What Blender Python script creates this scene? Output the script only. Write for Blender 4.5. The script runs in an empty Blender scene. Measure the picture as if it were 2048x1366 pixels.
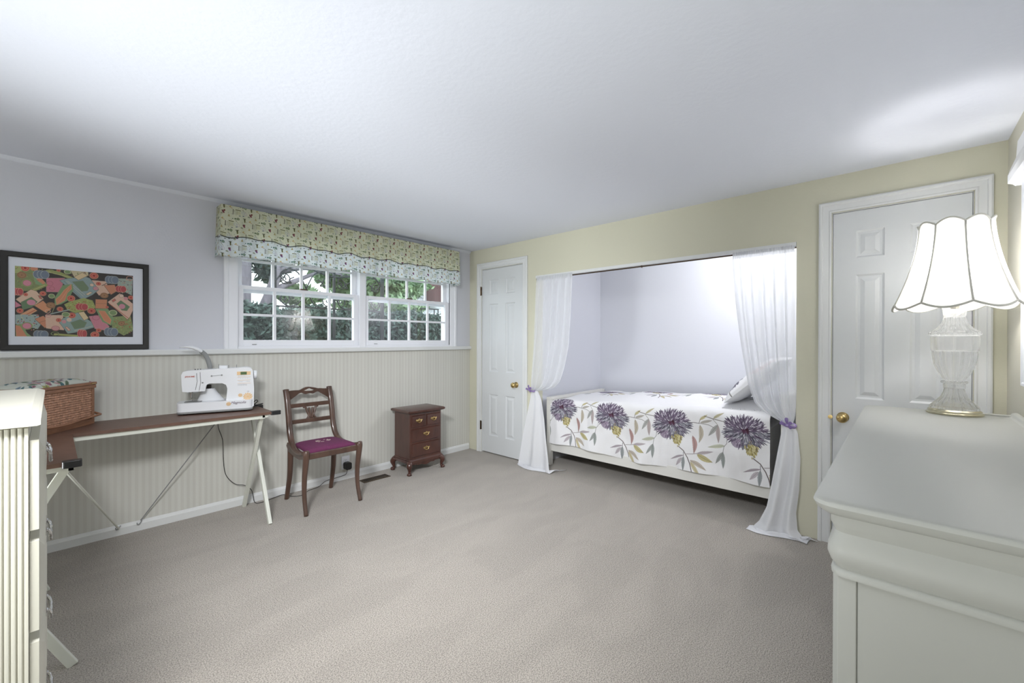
import bpy, bmesh, math, random
import numpy as np
from mathutils import Vector, Matrix
PI = math.pi
random.seed(7); rng = np.random.RandomState(7)
sc = bpy.context.scene
COL = sc.collection

# ---------------------------------------------------------------- camera
CAM = Vector((0, 0, 1.251))
F_PX, YAW, PITCH, ROLL = 846.4, 0.74376, -0.00297, 0.00252
fw = Vector((math.cos(YAW)*math.cos(PITCH), math.sin(YAW)*math.cos(PITCH), math.sin(PITCH)))
rt = Vector((math.sin(YAW), -math.cos(YAW), 0)); up = rt.cross(fw)
r2 = rt*math.cos(ROLL) + up*math.sin(ROLL); u2 = up*math.cos(ROLL) - rt*math.sin(ROLL)
cd = bpy.data.cameras.new('camera'); cam = bpy.data.objects.new('camera', cd); COL.objects.link(cam)
cam.matrix_world = Matrix(((r2.x, u2.x, -fw.x, CAM.x), (r2.y, u2.y, -fw.y, CAM.y), (r2.z, u2.z, -fw.z, CAM.z), (0, 0, 0, 1)))
cd.sensor_fit = 'HORIZONTAL'; cd.sensor_width = 36.0; cd.lens = F_PX/2048*36.0
cd.clip_start = 0.02; cd.clip_end = 200
sc.camera = cam

# ---------------------------------------------------------------- sky, lights, exposure
sc.view_settings.view_transform = 'Standard'; sc.view_settings.look = 'None'
sc.view_settings.gamma = 1.0; sc.view_settings.use_curve_mapping = False
sc.view_settings.exposure = 0.32
w = bpy.data.worlds.new('sky'); sc.world = w; w.use_nodes = True
bg = w.node_tree.nodes['Background']
bg.inputs['Color'].default_value = (0.86, 0.93, 1.0, 1); bg.inputs['Strength'].default_value = 3.0

def area(name, loc, target, size, power, color, sy=None):
    l = bpy.data.lights.new(name, 'AREA'); l.shape = 'RECTANGLE'; l.size = size; l.size_y = sy or size
    l.energy = power; l.color = color
    o = bpy.data.objects.new(name, l); COL.objects.link(o); o.location = loc
    o.rotation_euler = (Vector(target)-Vector(loc)).to_track_quat('-Z', 'Y').to_euler(); return o
def point(name, loc, r, power, color):
    l = bpy.data.lights.new(name, 'POINT'); l.shadow_soft_size = r; l.energy = power; l.color = color
    o = bpy.data.objects.new(name, l); COL.objects.link(o); o.location = loc; return o
area('fill_up', (-1.25, 0.55, 0.35), (-1.15, 0.6, 2.27), 1.2, 30, (0.95, 0.98, 1.0), sy=1.5)  # added fill out of view, brightens the near ceiling; no real fixture
fl_ = area('fill_far_ceiling', (-1.8, 2.5, 0.35), (3.0, 1.0, 2.45), 0.7, 19, (0.95, 0.98, 1.0)); fl_.data.spread = math.radians(72)  # added unseen fill, narrow beam to lift the far ceiling
dl = area('fill_floor', (-0.25, 0.65, 2.22), (1.9, 2.4, 0.0), 0.5, 35, (0.97, 0.98, 1.0)); dl.data.spread = math.radians(88)  # added fill out of view, aimed at the carpet for bounce; not a room lamp
point('alcove_light', (3.85, 0.85, 2.06), 0.06, 17, (1.0, 0.985, 0.97))

# ---------------------------------------------------------------- materials
def srgb(r, g, b):
    f = lambda c: (c/12.92 if c <= 0.04045 else ((c+0.055)/1.055)**2.4)
    return (f(r/255), f(g/255), f(b/255), 1)
MATS = {}
def mat(name, col, rough=0.5, metal=0.0, bump=0.0, scale=50, var=0.0, vscale=None, coat=0.0, stretch=None, detail=3, spec=None, sheen=0):
    m = bpy.data.materials.new(name); m.use_nodes = True; nt = m.node_tree
    b = nt.nodes['Principled BSDF']
    b.inputs['Base Color'].default_value = col; b.inputs['Roughness'].default_value = rough
    b.inputs['Metallic'].default_value = metal; b.inputs['Coat Weight'].default_value = coat
    if sheen: b.inputs['Sheen Weight'].default_value = sheen
    if spec is not None: b.inputs['Specular IOR Level'].default_value = spec
    tc = nt.nodes.new('ShaderNodeTexCoord'); mp = nt.nodes.new('ShaderNodeMapping')
    nt.links.new(tc.outputs['Object'], mp.inputs[0])
    if stretch: mp.inputs['Scale'].default_value = stretch
    if bump:
        n = nt.nodes.new('ShaderNodeTexNoise'); n.inputs['Scale'].default_value = scale; n.inputs['Detail'].default_value = detail
        nt.links.new(mp.outputs[0], n.inputs['Vector'])
        bp = nt.nodes.new('ShaderNodeBump'); bp.inputs['Strength'].default_value = 1.0; bp.inputs['Distance'].default_value = bump
        nt.links.new(n.outputs['Fac'], bp.inputs['Height']); nt.links.new(bp.outputs[0], b.inputs['Normal'])
    if var:
        n = nt.nodes.new('ShaderNodeTexNoise'); n.inputs['Scale'].default_value = vscale or scale; n.inputs['Detail'].default_value = 4
        nt.links.new(mp.outputs[0], n.inputs['Vector'])
        cr = nt.nodes.new('ShaderNodeValToRGB')
        cr.color_ramp.elements[0].position = 0.3; cr.color_ramp.elements[1].position = 0.7
        cr.color_ramp.elements[0].color = tuple(c*(1-var) for c in col[:3])+(1,)
        cr.color_ramp.elements[1].color = tuple(min(1, c*(1+var)) for c in col[:3])+(1,)
        nt.links.new(n.outputs['Fac'], cr.inputs[0]); nt.links.new(cr.outputs[0], b.inputs['Base Color'])
    MATS[name] = m; return m
M_ceil = mat('ceiling_paint', srgb(228, 232, 242), 0.9, bump=0.0012, scale=40, detail=5)
M_lav = mat('lavender_paint', srgb(212, 214, 222), 0.75, bump=0.0006, scale=90)
M_yel = mat('yellow_paint', srgb(212, 210, 190), 0.75, bump=0.0006, scale=90)
M_cream = mat('cream_paint', srgb(212, 209, 194), 0.75, bump=0.0006, scale=90)
M_trim = mat('white_trim', srgb(224, 226, 226), 0.4, bump=0.0003, scale=30)
M_door = mat('door_paint', srgb(217, 220, 222), 0.38, bump=0.0004, scale=40)
M_win = mat('window_vinyl', srgb(240, 242, 248), 0.35, bump=0.0002, scale=30)
M_walnut = mat('walnut_laminate', srgb(104, 78, 66), 0.42, bump=0.0004, scale=60, var=0.22, vscale=14, stretch=(1.2, 14, 14))
M_mahog = mat('mahogany', srgb(76, 46, 38), 0.28, var=0.25, vscale=18, stretch=(1, 1, 0.25), coat=0.4, bump=0.0002, scale=40)
M_cwood = mat('chair_walnut', srgb(84, 62, 52), 0.32, var=0.25, vscale=22, stretch=(1, 1, 0.3), coat=0.3, bump=0.0002, scale=40)
M_bed = mat('bed_paint', srgb(222, 221, 216), 0.4, bump=0.0003, scale=30)
M_metalw = mat('white_metal', srgb(220, 222, 212), 0.4, bump=0.0002, scale=80)
M_black = mat('black_plastic', srgb(34, 34, 36), 0.35, bump=0.0002, scale=200)
M_blackf = mat('black_frame', srgb(36, 35, 35), 0.45, bump=0.0003, scale=60)
M_mat = mat('picture_mount', srgb(222, 226, 236), 0.8, bump=0.0002, scale=200)
M_dress = mat('dresser_paint', srgb(193, 194, 188), 0.45, bump=0.0002, scale=30)
M_chest = mat('ivory_paint', srgb(212, 210, 196), 0.32, bump=0.0002, scale=30)
M_chrome = mat('chrome', srgb(205, 205, 205), 0.12, 1.0, bump=0.0003, scale=200)
M_brass = mat('brass', srgb(206, 180, 124), 0.25, 1.0, bump=0.0002, scale=200)
M_bronze = mat('antique_bronze', srgb(92, 78, 64), 0.35, 0.8, bump=0.0002, scale=200)
M_wick = mat('wicker', srgb(186, 142, 116), 0.55, var=0.25, vscale=40, bump=0.0008, scale=160)
M_wickf = mat('basket_wood', srgb(146, 104, 78), 0.4, var=0.2, vscale=20, bump=0.0004, scale=60, stretch=(1, 1, 6))
M_seat = mat('purple_fabric', srgb(104, 44, 82), 0.9, bump=0.0006, scale=500, var=0.1, vscale=60)
M_thread = mat('cream_embroidery', srgb(190, 170, 165), 0.9, bump=0.0006, scale=300)
M_plas = mat('machine_plastic', srgb(232, 234, 238), 0.3, bump=0.0002, scale=80)
M_grey = mat('grey_plastic', srgb(140, 142, 142), 0.4, bump=0.0002, scale=80)
M_lcd = mat('lcd', srgb(88, 112, 78), 0.2, bump=0.0001, scale=80)
M_peach = mat('peach_print', srgb(232, 198, 152), 0.5, bump=0.0001, scale=80)
M_ink = mat('purple_ink', srgb(110, 90, 110), 0.5, bump=0.0001, scale=80)
M_red = mat('red_ink', srgb(190, 90, 75), 0.5, bump=0.0001, scale=80)
M_dark = mat('dark_metal', srgb(58, 56, 54), 0.4, 0.5, bump=0.0003, scale=80)
M_iron = mat('black_iron', srgb(30, 34, 36), 0.5, 0.3, bump=0.0006, scale=80)
M_silver = mat('gold_silver_metal', srgb(206, 200, 176), 0.18, 1.0, bump=0.0002, scale=80)
M_cord = mat('black_cord', srgb(42, 40, 40), 0.5, bump=0.0002, scale=200)
M_piping = mat('grey_piping', srgb(205, 204, 194), 0.8, bump=0.0003, scale=300)
M_ribbon = mat('lilac_ribbon', srgb(160, 140, 190), 0.6, bump=0.0004, scale=200)
M_matt = mat('white_mattress', srgb(225, 225, 222), 0.9, bump=0.0006, scale=200)
M_pillow = mat('white_cotton', srgb(226, 227, 230), 0.9, bump=0.001, scale=30)
M_bark = mat('bark', srgb(108, 104, 110), 0.95, bump=0.03, scale=14, var=0.35, vscale=9, stretch=(1, 1, 0.3))
M_leafd = mat('dark_leaf', srgb(70, 90, 82), 0.7, var=0.5, vscale=6, bump=0.002, scale=30)
M_leafg = mat('green_leaf', srgb(140, 166, 128), 0.7, var=0.4, vscale=4, bump=0.002, scale=30)
M_siding = mat('white_siding', srgb(216, 220, 226), 0.7, bump=0.001, scale=20)
M_brick = mat('maroon_brick', srgb(88, 62, 62), 0.9, var=0.2, vscale=12, bump=0.004, scale=20)
M_roof = mat('grey_shingle', srgb(110, 108, 110), 0.9, bump=0.01, scale=20)
M_grass = mat('lawn', srgb(84, 100, 66), 0.95, var=0.35, vscale=3, bump=0.02, scale=30)
M_pane = mat('dark_pane', srgb(90, 100, 112), 0.1, bump=0.0001, scale=20)

# carpet: two scales of tone plus pile
M_carpet = mat('carpet', srgb(188, 178, 170), 0.97, bump=0.004, scale=210, sheen=0.2, detail=2)
nt = M_carpet.node_tree; b = nt.nodes['Principled BSDF']
tc = [n for n in nt.nodes if n.type == 'TEX_COORD'][0]
def noise_ramp(nt, src, scale, lo, hi, p0=0.3, p1=0.7, detail=3, stretch=None, rot=None, dist=0.0):
    mp = nt.nodes.new('ShaderNodeMapping'); nt.links.new(src, mp.inputs[0])
    if stretch: mp.inputs['Scale'].default_value = stretch
    if rot: mp.inputs['Rotation'].default_value = rot
    n = nt.nodes.new('ShaderNodeTexNoise'); n.inputs['Scale'].default_value = scale; n.inputs['Detail'].default_value = detail
    n.inputs['Distortion'].default_value = dist
    nt.links.new(mp.outputs[0], n.inputs['Vector'])
    cr = nt.nodes.new('ShaderNodeValToRGB'); cr.color_ramp.elements[0].position = p0; cr.color_ramp.elements[1].position = p1
    cr.color_ramp.elements[0].color = (lo, lo, lo, 1); cr.color_ramp.elements[1].color = (hi, hi, hi, 1)
    nt.links.new(n.outputs['Fac'], cr.inputs[0]); return cr.outputs[0]
def mul(nt, a, bb):
    m = nt.nodes.new('ShaderNodeMix'); m.data_type = 'RGBA'; m.blend_type = 'MULTIPLY'; m.inputs[0].default_value = 1
    nt.links.new(a, m.inputs[6]); nt.links.new(bb, m.inputs[7]); return m.outputs[2]
rgb = nt.nodes.new('ShaderNodeRGB'); rgb.outputs[0].default_value = srgb(184, 176, 166)
o1 = noise_ramp(nt, tc.outputs['Object'], 210, 0.50, 1.0, 0.40, 0.58)
o2 = noise_ramp(nt, tc.outputs['Object'], 1.5, 0.92, 1.0, 0.42, 0.58, stretch=(1, 2.6, 1), rot=(0, 0, 0.6), dist=0.8)
nt.links.new(mul(nt, mul(nt, rgb.outputs[0], o1), o2), b.inputs['Base Color'])

# striped wallpaper below the chair rail
M_stripe = mat('striped_wallpaper', srgb(205, 203, 194), 0.7, bump=0.0003, scale=120)
nt = M_stripe.node_tree; b = nt.nodes['Principled BSDF']
tc = [n for n in nt.nodes if n.type == 'TEX_COORD'][0]
def wave(nt, src, scale, lo, hi, p0, p1, phase=0):
    wv = nt.nodes.new('ShaderNodeTexWave'); wv.bands_direction = 'X'; wv.inputs['Scale'].default_value = scale
    wv.inputs['Phase Offset'].default_value = phase
    nt.links.new(src, wv.inputs['Vector'])
    cr = nt.nodes.new('ShaderNodeValToRGB'); cr.color_ramp.elements[0].position = p0; cr.color_ramp.elements[1].position = p1
    cr.color_ramp.elements[0].color = lo; cr.color_ramp.elements[1].color = hi
    nt.links.new(wv.outputs['Color'], cr.inputs[0]); return cr.outputs[0]
s1 = wave(nt, tc.outputs['Object'], 0.31415/0.034, srgb(205, 204, 197), srgb(211, 211, 204), 0.38, 0.62)
s2 = wave(nt, tc.outputs['Object'], 0.31415/0.113, (0.975, 0.975, 0.975, 1), (1, 1, 1, 1), 0.35, 0.65, 1.2)
nt.links.new(mul(nt, s1, s2), b.inputs['Base Color'])

def attr_mat(name, rough=0.8, bump=0.0, scale=300, transl=0.0):
    m = mat(name, (1, 1, 1, 1), rough, bump=bump, scale=scale); nt = m.node_tree
    a = nt.nodes.new('ShaderNodeAttribute'); a.attribute_name = 'Col'
    b = nt.nodes['Principled BSDF']; nt.links.new(a.outputs['Color'], b.inputs['Base Color'])
    if transl:
        t = nt.nodes.new('ShaderNodeBsdfTranslucent'); nt.links.new(a.outputs['Color'], t.inputs['Color'])
        mx = nt.nodes.new('ShaderNodeMixShader'); mx.inputs[0].default_value = transl
        nt.links.new(b.outputs[0], mx.inputs[1]); nt.links.new(t.outputs[0], mx.inputs[2])
        nt.links.new(mx.outputs[0], nt.nodes['Material Output'].inputs['Surface'])
    return m
M_duvet = attr_mat('printed_duvet', 0.85, 0.0008, 60)
M_val = attr_mat('printed_valance', 0.85, 0.0004, 300, transl=0.35)
M_art = attr_mat('printed_poster', 0.5, 0.00005, 300)
M_lidf = attr_mat('printed_lid', 0.8, 0.0005, 300)

def sheer_mat(name, col, transp, transl=0.5):
    m = mat(name, col, 0.9, bump=0.0002, scale=300); nt = m.node_tree; b = nt.nodes['Principled BSDF']
    t = nt.nodes.new('ShaderNodeBsdfTranslucent'); t.inputs['Color'].default_value = col
    mx = nt.nodes.new('ShaderNodeMixShader'); mx.inputs[0].default_value = transl
    nt.links.new(b.outputs[0], mx.inputs[1]); nt.links.new(t.outputs[0], mx.inputs[2])
    tr = nt.nodes.new('ShaderNodeBsdfTransparent')
    lw = nt.nodes.new('ShaderNodeLayerWeight'); lw.inputs['Blend'].default_value = 0.35
    mr = nt.nodes.new('ShaderNodeMapRange'); mr.inputs['From Min'].default_value = 0; mr.inputs['From Max'].default_value = 0.8
    mr.inputs['To Min'].default_value = transp; mr.inputs['To Max'].default_value = transp*0.15
    nt.links.new(lw.outputs['Facing'], mr.inputs[0])
    m2 = nt.nodes.new('ShaderNodeMixShader'); nt.links.new(mr.outputs[0], m2.inputs[0])
    nt.links.new(mx.outputs[0], m2.inputs[1]); nt.links.new(tr.outputs[0], m2.inputs[2])
    nt.links.new(m2.outputs[0], nt.nodes['Material Output'].inputs['Surface']); return m
M_sheer = sheer_mat('sheer_curtain', srgb(240, 242, 245), 0.36, 0.35)
M_sheer2 = sheer_mat('sheer_curtain_lower', srgb(246, 247, 251), 0.05, 0.3)
M_ribs = sheer_mat('lilac_organza', srgb(168, 146, 200), 0.25)
M_shade = sheer_mat('lampshade_silk', srgb(244, 244, 244), 0.0, 0.55)

def glass_pane():
    m = mat('window_glass', (1, 1, 1, 1), 0.0, bump=0.00002, scale=1); nt = m.node_tree
    tr = nt.nodes.new('ShaderNodeBsdfTransparent'); tr.inputs['Color'].default_value = (0.93, 0.96, 0.95, 1)
    gl = nt.nodes.new('ShaderNodeBsdfGlossy'); gl.inputs['Roughness'].default_value = 0.0
    lw = nt.nodes.new('ShaderNodeLayerWeight'); pw = nt.nodes.new('ShaderNodeMath'); pw.operation = 'POWER'; pw.inputs[1].default_value = 4
    nt.links.new(lw.outputs['Facing'], pw.inputs[0]); fr = nt.nodes.new('ShaderNodeMapRange')
    fr.inputs['To Min'].default_value = 0.13; fr.inputs['To Max'].default_value = 0.95; nt.links.new(pw.outputs[0], fr.inputs[0])
    mx = nt.nodes.new('ShaderNodeMixShader'); nt.links.new(fr.outputs[0], mx.inputs[0])
    nt.links.new(tr.outputs[0], mx.inputs[1]); nt.links.new(gl.outputs[0], mx.inputs[2])
    nt.links.new(mx.outputs[0], nt.nodes['Material Output'].inputs['Surface']); return m
M_glass = glass_pane()
def crystal():
    m = mat('crystal', (1, 1, 1, 1), 0.03, bump=0.0004, scale=60); nt = m.node_tree; b = nt.nodes['Principled BSDF']
    b.inputs['Transmission Weight'].default_value = 1; b.inputs['IOR'].default_value = 1.3
    d = nt.nodes.new('ShaderNodeBsdfTranslucent'); d.inputs['Color'].default_value = (0.95, 0.96, 0.97, 1)
    t = nt.nodes.new('ShaderNodeBsdfTransparent')
    a = nt.nodes.new('ShaderNodeMixShader'); a.inputs[0].default_value = 0.25
    nt.links.new(b.outputs[0], a.inputs[1]); nt.links.new(d.outputs[0], a.inputs[2])
    c = nt.nodes.new('ShaderNodeMixShader'); c.inputs[0].default_value = 0.38
    nt.links.new(a.outputs[0], c.inputs[1]); nt.links.new(t.outputs[0], c.inputs[2])
    nt.links.new(c.outputs[0], nt.nodes['Material Output'].inputs['Surface']); return m
M_crys = crystal()

# ---------------------------------------------------------------- mesh helpers
class MB:
    def __init__(s): s.v = []; s.f = []
    def add(s, vs, fs):
        n = len(s.v); s.v += [tuple(v) for v in vs]; s.f += [tuple(i+n for i in f) for f in fs]; return s
    def box(s, x0, x1, y0, y1, z0, z1):
        return s.add([(x0,y0,z0),(x1,y0,z0),(x1,y1,z0),(x0,y1,z0),(x0,y0,z1),(x1,y0,z1),(x1,y1,z1),(x0,y1,z1)],
                     [(0,3,2,1),(4,5,6,7),(0,1,5,4),(1,2,6,5),(2,3,7,6),(3,0,4,7)])
    def rbox(s, x0, x1, y0, y1, z0, z1, r, seg=2, axis=2):
        """box with the edges parallel to one axis rounded"""
        lo = [x0,y0,z0]; hi = [x1,y1,z1]; a, b2 = [i for i in range(3) if i != axis]
        pts = []
        for k, (ca, cb) in enumerate(((hi[a]-r,hi[b2]-r),(lo[a]+r,hi[b2]-r),(lo[a]+r,lo[b2]+r),(hi[a]-r,lo[b2]+r))):
            for j in range(seg+1):
                t = PI/2*(k+j/seg); pts.append((ca+r*math.cos(t), cb+r*math.sin(t)))
        return s.prism(pts, axis, lo[axis], hi[axis])
    def prism(s, pts, axis, c0, c1):
        n = len(pts); a, b2 = [i for i in range(3) if i != axis]; vs = []
        for c in (c0, c1):
            for p in pts:
                v = [0,0,0]; v[a] = p[0]; v[b2] = p[1]; v[axis] = c; vs.append(tuple(v))
        fs = [tuple(range(n))[::-1], tuple(range(n, 2*n))]+[(i,(i+1)%n,n+(i+1)%n,n+i) for i in range(n)]
        return s.add(vs, fs)
    def frustum(s, axis, sign, a0, a1, b0, b1, inset, c0, c1):
        """raised field: rectangle at c0 shrinking by inset to c1 along axis"""
        ii = [i for i in range(3) if i != axis]; vs = []
        for c, d in ((c0, 0), (c1, inset)):
            for (p, q) in ((a0+d,b0+d),(a1-d,b0+d),(a1-d,b1-d),(a0+d,b1-d)):
                v = [0,0,0]; v[ii[0]] = p; v[ii[1]] = q; v[axis] = c; vs.append(tuple(v))
        return s.add(vs, [(0,1,2,3),(4,5,6,7),(0,1,5,4),(1,2,6,5),(2,3,7,6),(3,0,4,7)])
    def tube(s, pts, r, seg=8, cap=True, sq=None):
        pts = [Vector(p) for p in pts]; n = len(pts)
        rr = r if hasattr(r, '__len__') else [r]*n
        T = [(pts[min(i+1,n-1)]-pts[max(i-1,0)]).normalized() for i in range(n)]
        ref = Vector((0,0,1)) if abs(T[0].z) < 0.9 else Vector((1,0,0))
        N = (ref-T[0]*ref.dot(T[0])).normalized(); vs = []
        for i in range(n):
            N = (N-T[i]*N.dot(T[i])).normalized(); B = T[i].cross(N)
            for k in range(seg):
                a = 2*PI*(k+0.5)/seg; ca, sa = math.cos(a), math.sin(a)
                if sq: vs.append(pts[i]+N*ca*rr[i]*sq[0]+B*sa*rr[i]*sq[1])
                else: vs.append(pts[i]+(N*ca+B*sa)*rr[i])
        fs = [(i*seg+k, i*seg+(k+1)%seg, (i+1)*seg+(k+1)%seg, (i+1)*seg+k) for i in range(n-1) for k in range(seg)]
        if cap: fs += [tuple(range(seg))[::-1], tuple(range((n-1)*seg, n*seg))]
        return s.add(vs, fs)
    def bar(s, p, q, w, h, ref=(0,0,1)):
        p, q = Vector(p), Vector(q); t = (q-p).normalized(); ref = Vector(ref)
        a = t.cross(ref).normalized(); b2 = a.cross(t).normalized(); vs = []
        for c in (p, q):
            for (i, j) in ((-1,-1),(1,-1),(1,1),(-1,1)): vs.append(c+a*i*w/2+b2*j*h/2)
        return s.add(vs, [(0,3,2,1),(4,5,6,7),(0,1,5,4),(1,2,6,5),(2,3,7,6),(3,0,4,7)])
    def lathe(s, prof, c=(0,0,0), seg=32, mod=None, cap=True, axis=2):
        vs = []; n = len(prof)
        for i, (r, z) in enumerate(prof):
            for k in range(seg):
                a = 2*PI*k/seg; rr = r*(mod(a, i, z) if mod else 1)
                p = (rr*math.cos(a), rr*math.sin(a), z)
                if axis == 0: p = (p[2], p[0], p[1])
                if axis == 1: p = (p[0], p[2], p[1])
                vs.append((c[0]+p[0], c[1]+p[1], c[2]+p[2]))
        fs = [(i*seg+k, i*seg+(k+1)%seg, (i+1)*seg+(k+1)%seg, (i+1)*seg+k) for i in range(n-1) for k in range(seg)]
        if cap: fs += [tuple(range(seg))[::-1], tuple(range((n-1)*seg, n*seg))]
        return s.add(vs, fs)
    def frame(s, corners, prof, to3, closed=False):
        """sweep profile (outset o, height t) around a U or a closed rectangle (u0,v0,u1,v1)"""
        u0, v0, u1, v1 = corners; n = len(prof); vs = []
        for (su, sv, uu, vv) in (((-1,0,u0,v0),(-1,1,u0,v1),(1,1,u1,v1),(1,0,u1,v0)) if not closed else
                                 ((-1,-1,u0,v0),(-1,1,u0,v1),(1,1,u1,v1),(1,-1,u1,v0))):
            for (o, t) in prof: vs.append(to3(uu+su*o, vv+sv*o, t))
        fs = []; segs = 4 if closed else 3
        for i in range(segs):
            j = (i+1) % 4
            for k in range(n): fs.append((i*n+k, i*n+(k+1)%n, j*n+(k+1)%n, j*n+k))
        if not closed: fs += [tuple(range(n)), tuple(range(3*n, 4*n))[::-1]]
        return s.add(vs, fs)
    def grid(s, P):
        """P[i][j] points"""
        m, n = len(P), len(P[0]); vs = [p for row in P for p in row]
        return s.add(vs, [(i*n+j, i*n+j+1, (i+1)*n+j+1, (i+1)*n+j) for i in range(m-1) for j in range(n-1)])
    def build(s, name, m, parent=None, smooth=False, world=False, bevel=0, label=None, thick=0, sub=0, loc=None):
        me = bpy.data.meshes.new(name); vs = s.v
        if world and parent is not None:
            q = parent
            while q.parent: q = q.parent
            L = q.location; vs = [(v[0]-L.x, v[1]-L.y, v[2]-L.z) for v in vs]
        me.from_pydata(vs, [], s.f); me.update()
        bm = bmesh.new(); bm.from_mesh(me); bmesh.ops.recalc_face_normals(bm, faces=bm.faces); bm.to_mesh(me); bm.free()
        o = bpy.data.objects.new(name, me); COL.objects.link(o); me.materials.append(m)
        if parent is not None: o.parent = parent
        if smooth:
            for p in me.polygons: p.use_smooth = True
            if smooth == 'auto':
                mm = o.modifiers.new('smooth_by_angle', 'EDGE_SPLIT'); mm.split_angle = math.radians(38)
        if bevel:
            bv = o.modifiers.new('bevel', 'BEVEL'); bv.width = bevel; bv.segments = 2; bv.limit_method = 'ANGLE'
        if thick:
            so = o.modifiers.new('thickness', 'SOLIDIFY'); so.thickness = thick
        if sub:
            ss = o.modifiers.new('subdivision', 'SUBSURF'); ss.levels = sub; ss.render_levels = sub
        if label: o['label'] = label
        if loc: o.location = loc
        return o
def thing(name, label, cat, loc, rz=0, group=None):
    o = bpy.data.objects.new(name, None); COL.objects.link(o); o.location = loc; o.rotation_euler = (0, 0, rz)
    o.empty_display_size = 0.1; o['label'] = label; o['category'] = cat
    if group: o['group'] = group
    return o
def tag(o, label, cat, group=None):
    o['label'] = label; o['category'] = cat
    if group: o['group'] = group
    return o
def struct(name, mb, m, parent=None, **k):
    o = mb.build(name, m, parent, **k)
    if parent is None: o['kind'] = 'structure'
    return o
def catmull(pts, n=8):
    P = [Vector(p) for p in pts]; out = []
    for i in range(len(P)-1):
        a, b2, c, d = P[max(i-1,0)], P[i], P[i+1], P[min(i+2,len(P)-1)]
        for k in range(n):
            t = k/n
            out.append(0.5*((2*b2)+(c-a)*t+(2*a-5*b2+4*c-d)*t*t+(3*b2-a-3*c+d)*t**3))
    out.append(P[-1]); return out
def lerp_table(tab, z):
    """tab rows sorted by z descending or ascending; linear interpolation with smoothing"""
    ks = [r[0] for r in tab]
    return [float(np.interp(z, ks[::-1] if ks[0] > ks[-1] else ks, [r[i] for r in (tab[::-1] if ks[0] > ks[-1] else tab)])) for i in range(1, len(tab[0]))]
def text(name, s, size, m, parent, loc, rot, shear=0, extrude=0.0004, space=1.0, offset=0.0):
    c = bpy.data.curves.new(name, 'FONT'); c.body = s; c.size = size; c.shear = shear; c.extrude = extrude
    c.space_character = space; c.align_x = 'CENTER'; c.align_y = 'CENTER'; c.offset = offset; c.resolution_u = 3
    t = bpy.data.objects.new(name+'_tmp', c); COL.objects.link(t)
    dg = bpy.context.evaluated_depsgraph_get(); me = bpy.data.meshes.new_from_object(t.evaluated_get(dg))
    bpy.data.objects.remove(t); o = bpy.data.objects.new(name, me); COL.objects.link(o)
    me.materials.clear(); me.materials.append(m); o.parent = parent; o.location = loc; o.rotation_euler = rot; return o

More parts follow.
